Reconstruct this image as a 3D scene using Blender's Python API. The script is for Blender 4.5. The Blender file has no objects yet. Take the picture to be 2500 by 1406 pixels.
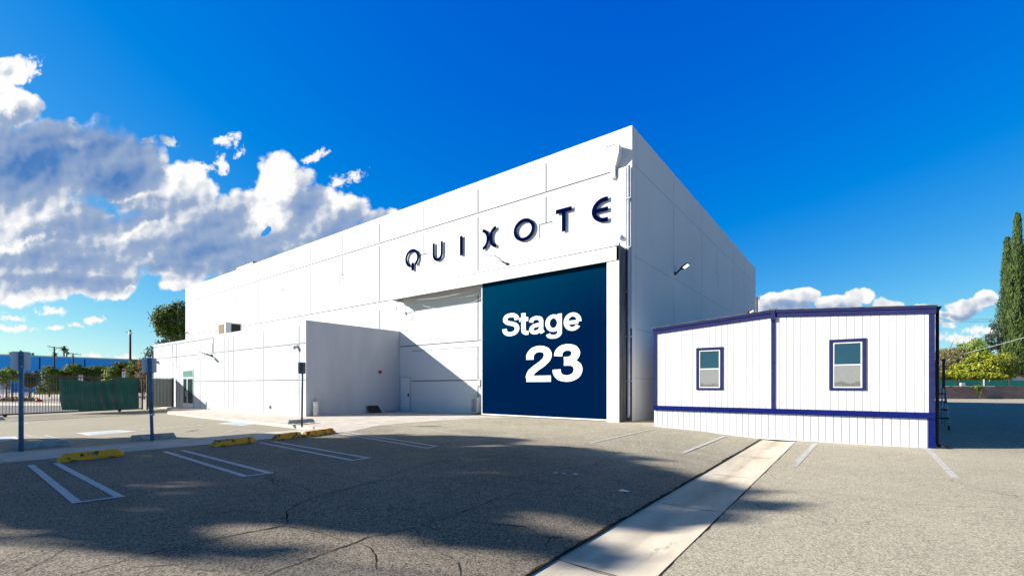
import bpy, bmesh, math, random
from mathutils import Vector, Matrix, noise
random.seed(7)
D = bpy.data
COL = bpy.context.scene.collection
SC = bpy.context.scene
R = math.radians

# ------------------------------------------------------------------ camera
# World axes: +x runs along the white front wall to the right, +y goes into the depth along the side wall.
FOC = 1109.6          # focal length in pixels of the 2500 px wide photograph
CAMZ = 1.8
cam = D.cameras.new('camera')
cam.sensor_width = 36.0
cam.lens = 36.0 * FOC / 2500.0
cam.shift_y = (942 - 703) / 2500.0
cam.clip_end = 3000
camo = D.objects.new('camera', cam)
camo.location = (0, 0, CAMZ)
camo.rotation_euler = (R(90), 0, math.atan2(.6, .8))
COL.objects.link(camo)
SC.camera = camo

# ------------------------------------------------------------------ exposure, sun, sky
SC.view_settings.view_transform = 'Standard'
SC.view_settings.look = 'None'
SC.view_settings.exposure = 1.12
SC.view_settings.gamma = 1.0
SC.cycles.max_bounces = 6
SC.cycles.diffuse_bounces = 3
SC.cycles.use_adaptive_sampling = True
SC.cycles.adaptive_threshold = .02
SC.cycles.use_denoising = True

SUN_DIR = Vector((.8, .6, -.461)).normalized()       # the way the light travels
sun = D.lights.new('sun', 'SUN')
sun.energy = 5.0
sun.angle = R(0.55)
sun.color = (1.0, .955, .89)
suno = D.objects.new('sun', sun)
suno.rotation_euler = SUN_DIR.to_track_quat('-Z', 'Y').to_euler()
suno.location = (-60, -45, 40)
COL.objects.link(suno)

world = D.worlds.new('World')
SC.world = world
world.use_nodes = True
world.cycles.sampling_method = 'MANUAL'
world.cycles.sample_map_resolution = 256
wt = world.node_tree
wt.nodes.clear()


class NB:
    """tiny expression builder on a node tree"""
    def __init__(s, nt): s.nt = nt
    def _in(s, sock, v):
        if v is None: return
        if isinstance(v, bpy.types.NodeSocket): s.nt.links.new(v, sock)
        else: sock.default_value = v
    def n(s, typ, **kw):
        nd = s.nt.nodes.new(typ)
        for k, v in kw.items(): setattr(nd, k, v)
        return nd
    def m(s, op, a, b=None, c=None, clamp=False):
        nd = s.n('ShaderNodeMath', operation=op, use_clamp=clamp)
        s._in(nd.inputs[0], a); s._in(nd.inputs[1], b); s._in(nd.inputs[2], c)
        return nd.outputs[0]
    def v(s, op, a, b=None, out=0):
        nd = s.n('ShaderNodeVectorMath', operation=op)
        s._in(nd.inputs[0], a)
        if b is not None: s._in(nd.inputs[1], b)
        return nd.outputs[out]
    def noise(s, vec, scale, detail=4, rough=.5, dist=0, lac=2.0):
        nd = s.n('ShaderNodeTexNoise')
        s._in(nd.inputs['Vector'], vec)
        nd.inputs['Scale'].default_value = scale
        nd.inputs['Detail'].default_value = detail
        nd.inputs['Roughness'].default_value = rough
        nd.inputs['Distortion'].default_value = dist
        nd.inputs['Lacunarity'].default_value = lac
        return nd.outputs['Fac']
    def step(s, x, a, b, ta=0.0, tb=1.0, interp='SMOOTHSTEP'):
        nd = s.n('ShaderNodeMapRange', interpolation_type=interp)
        nd.clamp = True
        s._in(nd.inputs['Value'], x)
        s._in(nd.inputs['From Min'], a); s._in(nd.inputs['From Max'], b)
        s._in(nd.inputs['To Min'], ta); s._in(nd.inputs['To Max'], tb)
        return nd.outputs['Result']
    def mix(s, f, a, b):
        nd = s.n('ShaderNodeMix', data_type='RGBA')
        s._in(nd.inputs[0], f)
        s._in(nd.inputs[6], a); s._in(nd.inputs[7], b)
        return nd.outputs[2]


def build_sky():
    b = NB(wt)
    out = b.n('ShaderNodeOutputWorld')
    bg = b.n('ShaderNodeBackground')
    sky = b.n('ShaderNodeTexSky', sky_type='NISHITA')
    sky.sun_disc = False
    sky.sun_elevation = R(24.7)
    sky.sun_rotation = math.atan2(-.8, -.6)
    sky.altitude = 0
    sky.air_density = 1.0
    sky.dust_density = 0.3
    sky.ozone_density = 3.0
    tc = b.n('ShaderNodeTexCoord')
    dirv = b.v('NORMALIZE', tc.outputs['Generated'])
    # direction seen from any place in this lot: right (a), up (b) over forward
    fwd = b.v('DOT_PRODUCT', dirv, (-.6, .8, 0), out=1)
    rgt = b.v('DOT_PRODUCT', dirv, (.8, .6, 0), out=1)
    up = b.v('DOT_PRODUCT', dirv, (0, 0, 1), out=1)
    f2 = b.m('MAXIMUM', fwd, .08)
    comb = b.n('ShaderNodeCombineXYZ')
    b.nt.links.new(b.m('DIVIDE', rgt, f2), comb.inputs[0])
    b.nt.links.new(b.m('DIVIDE', up, f2), comb.inputs[1])
    P = comb.outputs[0]
    front = b.step(fwd, .08, .2)

    # deepen the blue; the unseen zenith is dimmed to darken ground shadow
    sep = b.n('ShaderNodeSeparateColor')
    b.nt.links.new(sky.outputs[0], sep.inputs[0])
    K = 1 / (SKYS * 2 ** SC.view_settings.exposure)
    r_ = b.m('MAXIMUM', b.m('SUBTRACT', b.m('MULTIPLY', b.m('POWER', sep.outputs[0], 1.6), .035 * K), .055 * K), 0)
    g_ = b.m('MULTIPLY', b.m('POWER', sep.outputs[1], 1.15), .090 * K)
    r_ = b.m('MINIMUM', r_, b.m('MULTIPLY', g_, .62))
    b_ = b.m('MULTIPLY', b.m('POWER', sep.outputs[2], .32), .49 * K)
    cc = b.n('ShaderNodeCombineColor')
    for i, q in enumerate((r_, g_, b_)): b.nt.links.new(q, cc.inputs[i])
    dim = b.m('MULTIPLY', b.step(up, .64, .80, 1, .03), b.step(fwd, -.4, .15, .95, 1))
    base = b.v('SCALE', cc.outputs[0]); b.nt.links.new(dim, base.node.inputs['Scale'])

    # ---- clouds: soft union of ellipses given as (x, y, rx, ry, tilt) broken up by noise
    last = [None]        # each ellipse waits for the one before it, so the shader needs little memory
    def field(lst, warp):
        acc = None
        pw0 = b.v('ADD', P, warp)
        for (cx, cy, rx, ry, rot, *w) in lst:
            pw = pw0
            if last[0] is not None:
                nd = b.n('ShaderNodeVectorMath', operation='MULTIPLY_ADD')
                b.nt.links.new(last[0], nd.inputs[0]); nd.inputs[1].default_value = (1e-7, 1e-7, 1e-7); b.nt.links.new(pw0, nd.inputs[2])
                pw = nd.outputs[0]
            mp = b.n('ShaderNodeMapping', vector_type='TEXTURE')
            b.nt.links.new(pw, mp.inputs[0])
            mp.inputs[1].default_value = ((cx - 1250) / FOC, (942 - cy) / FOC, 0)
            mp.inputs[2].default_value = (0, 0, -R(rot))
            mp.inputs[3].default_value = (rx / FOC, ry / FOC, 1)
            L = b.v('LENGTH', mp.outputs[0], out=1)
            v = b.m('SUBTRACT', 1.0, L)
            if w: v = b.m('MULTIPLY', v, w[0])
            acc = v if acc is None else b.m('SMOOTH_MAX', acc, v, .12)
            last[0] = acc
        return acc
    nz = b.n('ShaderNodeTexNoise'); b.nt.links.new(P, nz.inputs['Vector'])
    nz.inputs['Scale'].default_value = 9; nz.inputs['Detail'].default_value = 5; nz.inputs['Roughness'].default_value = .55
    warp = b.v('SCALE', b.v('SUBTRACT', nz.outputs['Color'], (.5, .5, .5)))
    warp.node.inputs['Scale'].default_value = .075
    warp2 = b.v('MULTIPLY', warp, (1, .8, 0))
    n_hi = b.noise(P, 24, 8, .58, .3)
    n_fine = b.noise(P, 75, 6, .6, .6)
    n_mid = b.noise(b.v('MULTIPLY', P, (1, 1.7, 1)), 6, 6, .55, .4)
    def puffs(vec, sc):
        vor = b.n('ShaderNodeTexVoronoi', feature='SMOOTH_F1')
        b.nt.links.new(vec, vor.inputs['Vector'])
        vor.inputs['Scale'].default_value = sc; vor.inputs['Smoothness'].default_value = .15
        return b.m('SUBTRACT', .42, vor.outputs['Distance'])
    Pw = b.v('ADD', P, b.v('MULTIPLY', warp, (.5, .5, 0)))
    puff = b.m('ADD', puffs(Pw, 17), b.m('MULTIPLY', puffs(Pw, 43), .5))
    F = field(CLOUDS, warp2)
    F = b.m('ADD', F, b.m('MULTIPLY', b.m('SUBTRACT', n_hi, .5), .36))
    F = b.m('ADD', F, b.m('MULTIPLY', puff, .30))
    F = b.m('ADD', F, b.m('MULTIPLY', b.m('SUBTRACT', n_fine, .5), .12))
    # small ragged puffs
    Fs = field(WISPS, warp2)
    Fs = b.m('ADD', Fs, b.m('MULTIPLY', b.m('SUBTRACT', n_fine, .5), 1.9))
    Fs = b.m('ADD', Fs, b.m('MULTIPLY', b.m('SUBTRACT', n_hi, .5), .9))
    dens2 = b.step(Fs, .18, .75, 0, .97)
    # grey undersides
    G = field(GREYS, warp2)
    G = b.m('ADD', G, b.m('MULTIPLY', b.m('SUBTRACT', n_mid, .5), .75))
    G = b.m('ADD', G, b.m('MULTIPLY', b.m('SUBTRACT', n_hi, .5), .22))
    dens = b.step(F, .02, b.step(G, .0, 1.0, .20, .42))
    grey = b.step(G, -.65, 2.0, 0, 1, 'LINEAR')
    W = field(BRIGHTS, warp2)
    W = b.m('ADD', W, b.m('MULTIPLY', b.m('SUBTRACT', n_fine, .5), .9))
    white = b.step(W, .1, 1.0, 0, .42)
    # relief: the puffs and the noise compared with themselves a little towards the sun
    sh = (-.012, .010, 0)
    n2 = b.noise(b.v('ADD', P, sh), 24, 8, .58, .3)
    puff2 = b.m('ADD', puffs(b.v('ADD', Pw, sh), 17), b.m('MULTIPLY', puffs(b.v('ADD', Pw, sh), 43), .5))
    n3 = b.noise(b.v('MULTIPLY', b.v('ADD', P, (-.05, .035, 0)), (1, 1.7, 1)), 6, 6, .55, .4)
    rel = b.m('ADD', b.m('MULTIPLY', b.m('SUBTRACT', n_hi, n2), .45), b.m('MULTIPLY', b.m('SUBTRACT', n_mid, n3), .55))
    rel = b.m('ADD', rel, b.m('MULTIPLY', b.m('SUBTRACT', puff, puff2), .35))
    depth = b.step(F, .15, .9, 0, .10)
    g_all = b.m('SUBTRACT', b.m('ADD', b.m('SUBTRACT', grey, rel), depth), white, clamp=True)
    ramp = b.n('ShaderNodeValToRGB')
    b.nt.links.new(g_all, ramp.inputs[0])
    e = ramp.color_ramp.elements
    e[0].position = .08; e[0].color = CLW
    e[1].position = 1; e[1].color = CLD
    m1 = ramp.color_ramp.elements.new(.24); m1.color = CLM
    m2 = ramp.color_ramp.elements.new(.40); m2.color = CLG
    d = b.m('MULTIPLY', b.m('MAXIMUM', dens, dens2), front)
    d = b.m('MULTIPLY', d, b.m('SUBTRACT', 1.0, b.step(b.m('ADD', field(GAPS, warp2), b.m('MULTIPLY', b.m('SUBTRACT', n_fine, .5), .8)), .1, .4)))
    fin = b.mix(d, base, ramp.outputs[0])
    b.nt.links.new(fin, bg.inputs[0])
    bg.inputs[1].default_value = SKYS
    b.nt.links.new(bg.outputs[0], out.inputs[0])


SKYS = 0.05
def _cl(r, g, b_):
    f = lambda c: ((c / 255 + .055) / 1.055) ** 2.4 / (SKYS * 2 ** SC.view_settings.exposure)
    return (f(r), f(g), f(b_), 1)
CLW = _cl(254, 254, 254)
CLM = _cl(216, 222, 232)
CLG = _cl(158, 178, 208)
CLD = _cl(78, 128, 192)
CLOUDS = [
    (10, 180, 78, 40, -12), (35, 262, 72, 55, -25), (-30, 240, 90, 90, 0),
    (40, 420, 250, 150, 5), (215, 395, 150, 112, -20), (320, 430, 125, 105, -20), (120, 340, 150, 60, -5),
    (440, 470, 110, 85, -15), (540, 535, 110, 70, -5), (690, 455, 82, 88, 0), (640, 520, 120, 80, 0),
    (770, 505, 90, 66, -20), (845, 520, 70, 56, -20), (925, 545, 70, 42, -20), (720, 600, 260, 90, -5),
    (420, 590, 300, 95, 0), (150, 600, 300, 130, 0), (60, 690, 200, 62, 0), (240, 685, 120, 66, 0),
    (440, 640, 130, 60, 0), (570, 640, 120, 50, 0), (440, 690, 80, 36, 0, .9),
    (1910, 738, 85, 32, 5), (1955, 718, 60, 24, 0), (2045, 738, 70, 28, 0), (2095, 722, 42, 24, 0), (2160, 742, 55, 20, 0),
    (2235, 755, 70, 12, 0), (1980, 775, 300, 26, 0), (2365, 748, 55, 25, 3), (2410, 735, 34, 24, 0), (2330, 768, 60, 11, 0),
]
WISPS = [
    (118, 758, 50, 17, 5), (232, 785, 32, 16, -20), (25, 803, 90, 15, 3), (135, 804, 36, 12, 5),
    (185, 801, 30, 10, 0), (32, 774, 44, 13, 5), (355, 343, 36, 14, -10), (412, 349, 44, 17, 8),
    (552, 349, 42, 20, -8), (580, 372, 18, 14, -40), (544, 402, 24, 34, 0), (768, 383, 46, 12, -18), (500, 410, 40, 14, 0),
    (228, 868, 50, 10, 0), (303, 874, 62, 16, 0), (500, 700, 60, 20, 0), (560, 670, 40, 24, 0), (70, 172, 50, 26, -30),
    (2335, 822, 110, 20, 8), (2400, 810, 70, 20, 5), (2310, 787, 60, 11, 0), (2460, 812, 50, 20, 0), (860, 430, 40, 20, -30), (815, 440, 40, 22, -20),
]
GREYS = [
    (110, 385, 380, 115, -14, 1.9), (60, 350, 170, 80, 0, 1.2), (290, 435, 150, 85, -25, 1.8), (330, 530, 180, 34, -12, .9),
    (240, 545, 240, 30, -10, .9), (430, 590, 180, 30, -12, .9), (110, 625, 200, 30, -8, .75), (520, 605, 230, 44, -8, 1.0), (640, 640, 200, 44, -6, 1.2),
    (755, 500, 45, 80, 10, .9), (520, 545, 110, 50, -10, .9), (850, 575, 140, 60, -14, 1.2), (60, 690, 160, 22, 0, .5), (380, 650, 150, 22, -5, .7),
    (200, 690, 260, 26, 0, .85), (180, 640, 260, 30, 0, .8), (460, 655, 120, 24, 0, .7), (925, 545, 60, 40, -20, .8), (120, 330, 60, 40, -20, .6),
    (1990, 772, 180, 14, 0, .8), (2380, 768, 60, 12, 0, .8), (1960, 745, 60, 12, 0, .6), (2060, 752, 90, 10, 0, .5), (2000, 762, 300, 20, 0, .45),
]
BRIGHTS = [
    (190, 345, 52, 24, 0, 1.1), (220, 290, 60, 20, -20, .9), (430, 415, 50, 40, -15, 1), (680, 430, 60, 70, 0, 1.2), (300, 480, 160, 14, -10, .7), (20, 262, 40, 40, 0, .8),
    (820, 470, 40, 50, -30, 1.0), (380, 700, 160, 20, 0, .8), (640, 520, 60, 60, 0, .8), (340, 560, 150, 14, -22, .7), (60, 590, 150, 18, -14, .8),
]
GAPS = [(652, 560, 22, 9, -48, 1.2), (200, 740, 70, 26, 0, 1.0), (560, 745, 60, 40, 0, 1.0), (300, 745, 120, 20, 0, .8)]
build_sky()

# ------------------------------------------------------------------ helpers: where a point of the photograph lies
def ray(px, py):
    a = (px - 1250) / FOC; b = (942 - py) / FOC
    return (.8 * a - .6, .6 * a + .8, b)
def onY(y, px, py=942):
    r = ray(px, py); s = y / r[1]; return (s * r[0], CAMZ + s * r[2])
def onX(x, px, py=942):
    r = ray(px, py); s = x / r[0]; return (s * r[1], CAMZ + s * r[2])
def onZ(px, py, z):
    r = ray(px, py); s = (z - CAMZ) / r[2]; return Vector((s * r[0], s * r[1], z))
def far(px, py, dist):
    r = ray(px, py); return Vector((dist * r[0], dist * r[1], CAMZ + dist * r[2]))

PROFILE = [(-400, 0), (-300, .0), (-50, .1), (-24, .12), (-14.2, .2), (-7, .21), (-6.3, .205), (-4.5, .1), (-2.56, -.04),
           (-2.04, -.075), (-1.50, -.045), (.2, -.02), (1.9, 0), (400, 0)]
def gz(x):
    for (a, za), (b, zb) in zip(PROFILE, PROFILE[1:]):
        if a <= x <= b: return za + (zb - za) * (x - a) / (b - a)
    return 0
LOTZ = .02
def onG(px, py):
    z = .1
    for _ in range(12):
        p = onZ(px, py, z); z = gz(p.x)
    return p

# ------------------------------------------------------------------ materials
def pmat(name, c1, c2=None, scale=3, rough=.7, bump=0, bscale=30, detail=5, metal=0, spec=.25, stretch=None, contrast=(.35, .65), obj=False):
    m = D.materials.new(name); m.use_nodes = True
    nt = m.node_tree; b = NB(nt)
    bs = nt.nodes['Principled BSDF']
    bs.inputs['Roughness'].default_value = rough
    bs.inputs['Metallic'].default_value = metal
    bs.inputs['Specular IOR Level'].default_value = spec
    if obj:
        vec = b.n('ShaderNodeTexCoord').outputs['Object']
    else:
        vec = b.n('ShaderNodeNewGeometry').outputs['Position']
    if stretch: vec = b.v('MULTIPLY', vec, stretch)
    if c2 is None: c2 = tuple(x * .85 for x in c1)
    f = b.step(b.noise(vec, scale, detail, .6), contrast[0], contrast[1])
    col = b.mix(f, (*c1, 1), (*c2, 1))
    nt.links.new(col, bs.inputs['Base Color'])
    if bump:
        bp = b.n('ShaderNodeBump'); bp.inputs['Strength'].default_value = bump; bp.inputs['Distance'].default_value = .01
        nt.links.new(b.noise(vec, bscale, 4, .6), bp.inputs['Height'])
        nt.links.new(bp.outputs[0], bs.inputs['Normal'])
    return m

def asphalt(name, light, dark, patch=.25, speck=.8, tint=(1, .885, .655), worn_shade=None):
    m = D.materials.new(name); m.use_nodes = True
    nt = m.node_tree; b = NB(nt); bs = nt.nodes['Principled BSDF']
    bs.inputs['Roughness'].default_value = .92
    bs.inputs['Specular IOR Level'].default_value = .25
    pos = b.n('ShaderNodeNewGeometry').outputs['Position']
    big = b.noise(pos, .35, 5, .6)
    mid = b.noise(pos, 2.2, 5, .65, .3)
    strk = b.noise(b.v('MULTIPLY', pos, (.5, 2.2, 1)), 1.6, 4, .6)
    fine = b.noise(pos, 75, 3, .75)
    fine2 = b.noise(pos, 160, 2, .6)
    v = b.n('ShaderNodeTexVoronoi', feature='F1'); b.nt.links.new(pos, v.inputs['Vector']); v.inputs['Scale'].default_value = 62
    sepv = b.n('ShaderNodeSeparateColor'); nt.links.new(v.outputs['Color'], sepv.inputs[0])
    t = b.m('ADD', b.m('MULTIPLY', b.m('SUBTRACT', big, .5), patch * 2.6), b.m('MULTIPLY', b.m('SUBTRACT', mid, .5), patch * 1.4))
    t = b.m('ADD', t, b.m('MULTIPLY', b.m('SUBTRACT', strk, .5), patch * 1.0))
    t = b.m('ADD', t, b.m('MULTIPLY', b.m('SUBTRACT', fine, .5), speck * 1.7))
    t = b.m('ADD', t, b.m('MULTIPLY', b.m('SUBTRACT', fine2, .5), speck * .6))
    t = b.m('ADD', t, b.m('MULTIPLY', b.m('SUBTRACT', sepv.outputs[0], .5), speck * .6))
    t = b.m('ADD', t, .5, clamp=True)
    dk = tuple(dark * c for c in tint); lt = tuple(light * c for c in tint)
    col = b.mix(t, (*dk, 1), (*lt, 1))
    # hairline cracking
    wv = b.n('ShaderNodeTexNoise'); nt.links.new(pos, wv.inputs['Vector']); wv.inputs['Scale'].default_value = 1.3; wv.inputs['Detail'].default_value = 5
    wp = b.v('ADD', pos, b.v('MULTIPLY', b.v('SUBTRACT', wv.outputs['Color'], (.5, .5, .5)), (1.1, 1.1, 0)))
    vc = b.n('ShaderNodeTexVoronoi', feature='DISTANCE_TO_EDGE'); nt.links.new(wp, vc.inputs['Vector']); vc.inputs['Scale'].default_value = .42
    crack = b.step(vc.outputs['Distance'], .0, .006, .45, 0)
    crack = b.m('MULTIPLY', crack, b.step(b.noise(pos, .5, 2), .45, .6))
    col = b.mix(crack, col, (.05, .045, .04, 1))
    # old oil and tyre smears
    oil = b.step(b.noise(b.v('MULTIPLY', pos, (.6, 1.9, 1)), .9, 4, .7), .64, .78, 0, .30)
    col = b.mix(oil, col, (.10, .085, .07, 1))
    if worn_shade:      # paler lane by the doors; browner stalls, darkened to deepen the tree shadow
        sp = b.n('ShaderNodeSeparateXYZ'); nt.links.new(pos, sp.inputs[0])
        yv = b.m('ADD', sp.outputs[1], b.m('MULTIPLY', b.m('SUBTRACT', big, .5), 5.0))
        f = b.step(yv, worn_shade[0], worn_shade[1], worn_shade[2], 1)
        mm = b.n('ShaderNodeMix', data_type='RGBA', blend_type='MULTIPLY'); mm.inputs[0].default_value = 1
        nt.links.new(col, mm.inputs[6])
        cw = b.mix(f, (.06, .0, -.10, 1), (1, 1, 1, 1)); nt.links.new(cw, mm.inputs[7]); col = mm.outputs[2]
    nt.links.new(col, bs.inputs['Base Color'])
    bp = b.n('ShaderNodeBump'); bp.inputs['Strength'].default_value = .55; bp.inputs['Distance'].default_value = .008
    nt.links.new(b.m('ADD', fine, b.m('MULTIPLY', fine2, .5)), bp.inputs['Height'])
    nt.links.new(bp.outputs[0], bs.inputs['Normal'])
    return m

M = {}
M['asphalt'] = asphalt('asphalt_main', .65, .135, .12, 1.0)
M['asphalt_stalls'] = asphalt('asphalt_stalls', .68, .085, .17, 1.25, worn_shade=(7.5, 13.5, .53))
M['asphalt_lot'] = asphalt('asphalt_side_lot', .42, .235, .16, .6)
M['asphalt_road'] = asphalt('asphalt_road', .21, .11, .12, .3, (1, .96, .95))
M['concrete'] = pmat('worn_concrete', (.60, .54, .46), (.48, .425, .36), 1.6, .85, .15, 60)
def swale_mat():
    m = D.materials.new('swale_concrete'); m.use_nodes = True
    nt = m.node_tree; b = NB(nt); bs = nt.nodes['Principled BSDF']; bs.inputs['Roughness'].default_value = .9; bs.inputs['Specular IOR Level'].default_value = .2
    pos = b.n('ShaderNodeNewGeometry').outputs['Position']
    st = b.v('MULTIPLY', pos, (1.8, .35, 1))
    col = b.mix(b.step(b.noise(st, 1.1, 7, .62), .35, .68), (.70, .61, .47, 1), (.53, .455, .345, 1))
    # silt line down the middle and black drips
    sp = b.n('ShaderNodeSeparateXYZ'); nt.links.new(pos, sp.inputs[0])
    mid = b.m('ABSOLUTE', b.m('ADD', sp.outputs[0], b.m('ADD', 2.03, b.m('MULTIPLY', b.m('SUBTRACT', b.noise(pos, .8, 3), .5), .5))))
    silt = b.m('MULTIPLY', b.step(mid, .0, .22, .45, 0), b.step(b.noise(b.v('MULTIPLY', pos, (1, .5, 1)), 1.3, 4), .42, .62))
    col = b.mix(silt, col, (.36, .25, .15, 1))
    drip = b.step(b.noise(b.v('MULTIPLY', pos, (3.2, .55, 1)), 1.5, 6, .7), .63, .74, 0, .6)
    col = b.mix(drip, col, (.13, .11, .085, 1))
    gr = b.noise(pos, 60, 4, .7)
    col = b.mix(b.step(gr, .5, .8, 0, .25), col, (.3, .26, .2, 1))
    nt.links.new(col, bs.inputs['Base Color'])
    bp = b.n('ShaderNodeBump'); bp.inputs['Strength'].default_value = .3; bp.inputs['Distance'].default_value = .006
    nt.links.new(gr, bp.inputs['Height']); nt.links.new(bp.outputs[0], bs.inputs['Normal'])
    return m
M['swale'] = swale_mat()
M['joint_dark'] = pmat('joint_tar', (.055, .042, .028), (.03, .022, .015), 4, .95, spec=.02)
M['wall_white'] = pmat('white_stucco', (.625, .625, .625), (.60, .60, .605), .25, .85, .25, 45)
M['annex_white'] = pmat('annex_stucco', (.51, .513, .52), (.455, .458, .468), .9, .88, .4, 40, stretch=(1, 1, .22))
M['seam'] = pmat('panel_seam', (.05, .052, .056), (.04, .042, .046), 2, .8)
M['seam_soft'] = pmat('panel_seam_soft', (.13, .135, .145), (.10, .105, .115), 2, .8)
M['seam_shaded'] = pmat('panel_seam_shaded', (.50, .51, .53), (.45, .46, .48), 2, .8)  # paler copy of the seam colour for walls lying in shade
M['steel_white'] = pmat('white_painted_steel', (.68, .68, .67), (.64, .64, .63), 2, .5)
M['dark_steel'] = pmat('weathered_dark_steel', (.12, .12, .125), (.055, .055, .06), 2, .6, .2, 30, stretch=(3, 3, .3))
M['galv'] = pmat('galvanised', (.42, .46, .52), (.34, .38, .44), 2, .45, metal=.3)
M['black'] = pmat('black_paint', (.012, .012, .014), (.02, .02, .022), 6, .4)
M['navy_letter'] = pmat('navy_letter', (.001, .002, .026), (.001, .003, .03), 2, .9, spec=.0)
M['white_vinyl'] = pmat('white_vinyl', (.72, .72, .72), (.70, .70, .70), 2, .5)
M['roof'] = pmat('roof_membrane', (.5, .49, .47), (.42, .41, .39), 1, .9)
M['siding'] = pmat('white_siding', (.575, .575, .575), (.54, .54, .535), 1.2, .6, .25, 20, stretch=(4, 4, .4))
M['groove'] = pmat('siding_groove', (.17, .165, .22), (.14, .13, .19), 2, .8)
M['groove_soft'] = pmat('siding_groove_soft', (.16, .16, .17), (.13, .13, .15), 2, .8)
M['trim'] = pmat('indigo_trim', (.022, .026, .092), (.017, .020, .078), 3, .8, .35, 40, stretch=(.5, 1, 4), spec=.06)
M['belt'] = pmat('indigo_belt', (.005, .012, .11), (.004, .008, .085), 5, .8, .3, 30, stretch=(1, 1, 3), spec=.06)
M['alu'] = pmat('white_aluminium', (.72, .72, .71), (.66, .66, .66), 3, .4)
M['yellow'] = None
M['stop_grey'] = pmat('grey_concrete_stop', (.42, .42, .38), (.32, .31, .28), 5, .9, .3, 40)
M['line'] = None
M['bluepole'] = pmat('blue_grey_pole', (.085, .17, .26), (.06, .125, .2), 6, .5, .1, 30)
M['greenpole'] = pmat('dark_green_pole', (.05, .085, .09), (.04, .065, .07), 6, .5)
M['signback'] = pmat('sign_back', (.70, .69, .67), (.62, .61, .60), 10, .6)
M['signback_dark'] = pmat('sign_back_dark', (.12, .16, .18), (.10, .13, .15), 10, .5)
M['fence_steel'] = pmat('fence_steel', (.035, .03, .03), (.055, .045, .04), 4, .5)
M['farblue'] = pmat('blue_wall', (.06, .48, .95), (.05, .45, .92), .08, .85)  # one even blue over the whole wall
M['bark'] = pmat('bark', (.16, .11, .075), (.10, .07, .05), 4, .95, .5, 14, stretch=(1, 1, .3))
M['wood_pole'] = pmat('wood_pole', (.10, .045, .035), (.06, .03, .025), 4, .9)
M['red'] = pmat('red_plastic', (.45, .02, .02), (.38, .02, .02), 6, .4)
M['bucket'] = pmat('white_bucket', (.78, .78, .78), (.70, .70, .69), 6, .4)
M['hvac'] = pmat('hvac_paint', (.68, .69, .68), (.60, .61, .60), 3, .5)
M['louver'] = pmat('louver', (.22, .13, .06), (.14, .09, .05), 1, .7, stretch=(.2, .2, 12))
M['louver_dark'] = pmat('grille_dark', (.045, .038, .03), (.03, .026, .02), 8, .7, stretch=(6, 6, 6))
M['beige'] = pmat('beige_box', (.70, .62, .54), (.64, .56, .48), 2, .7)
M['roof_tile'] = pmat('orange_tile', (.48, .13, .04), (.36, .10, .035), 6, .8)
M['pinkwall'] = pmat('pale_gable', (.72, .70, .70), (.66, .64, .64), 3, .8)
M['panel_white'] = pmat('corrugated_panel', (.62, .64, .72), (.30, .31, .38), 1, .6, stretch=(3.2, 3.2, .01), contrast=(.45, .55))
M['drygrass'] = pmat('dry_grass', (.50, .40, .12), (.34, .26, .08), 4, .95)
M['red_sign'] = pmat('red_print', (.50, .04, .03), (.45, .035, .03), 5, .5)
M['yellow_tape'] = pmat('yellow_tape', (.55, .50, .05), (.5, .45, .05), 5, .5)

def two_tone(name, base, over, scale, thr, rough=.8, bump=.2, stretch=None, soft=.04):
    m = D.materials.new(name); m.use_nodes = True
    nt = m.node_tree; b = NB(nt); bs = nt.nodes['Principled BSDF']
    bs.inputs['Roughness'].default_value = rough
    pos = b.n('ShaderNodeNewGeometry').outputs['Position']
    if stretch: pos = b.v('MULTIPLY', pos, stretch)
    n = b.noise(pos, scale, 8, .68)
    f = b.step(n, thr, thr + soft)
    v2 = b.noise(pos, scale * .3, 3)
    c1 = b.mix(v2, (*base, 1), tuple(x * .8 for x in base) + (1,))
    nt.links.new(b.mix(f, c1, (*over, 1)), bs.inputs['Base Color'])
    bp = b.n('ShaderNodeBump'); bp.inputs['Strength'].default_value = bump; bp.inputs['Distance'].default_value = .01
    nt.links.new(n, bp.inputs['Height']); nt.links.new(bp.outputs[0], bs.inputs['Normal'])
    return m
M['yellow'] = two_tone('chipped_yellow_paint', (1.0, .40, .008), (.07, .055, .04), 4, .565, .7, .5, soft=.02)
M['line'] = two_tone('worn_white_line', (.62, .62, .62), (.22, .20, .18), 14, .56, .8, .3, soft=.10)
M['line_faint'] = two_tone('faint_white_line', (.52, .50, .46), (.30, .27, .23), 6, .50, .8, .2, soft=.14)
M['ada'] = two_tone('worn_blue_paint', (.42, .55, .66), (.45, .42, .38), 5, .50, .8, .2, soft=.16)
M['ada_white'] = two_tone('worn_white_paint', (.66, .66, .64), (.42, .38, .33), 4, .52, .8, .2, soft=.16)

def block_mat():
    m = D.materials.new('brown_block'); m.use_nodes = True
    nt = m.node_tree; b = NB(nt); bs = nt.nodes['Principled BSDF']; bs.inputs['Roughness'].default_value = .9
    tc = b.n('ShaderNodeTexCoord')
    br = b.n('ShaderNodeTexBrick'); nt.links.new(tc.outputs['UV'], br.inputs['Vector'])
    br.inputs['Scale'].default_value = 1
    br.inputs['Brick Width'].default_value = .8; br.inputs['Row Height'].default_value = .29
    br.inputs['Mortar Size'].default_value = .018
    br.inputs['Color1'].default_value = (.26, .17, .145, 1); br.inputs['Color2'].default_value = (.19, .12, .10, 1)
    br.inputs['Mortar'].default_value = (.34, .26, .23, 1)
    nt.links.new(br.outputs[0], bs.inputs['Base Color'])
    return m
M['block'] = block_mat()

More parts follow.
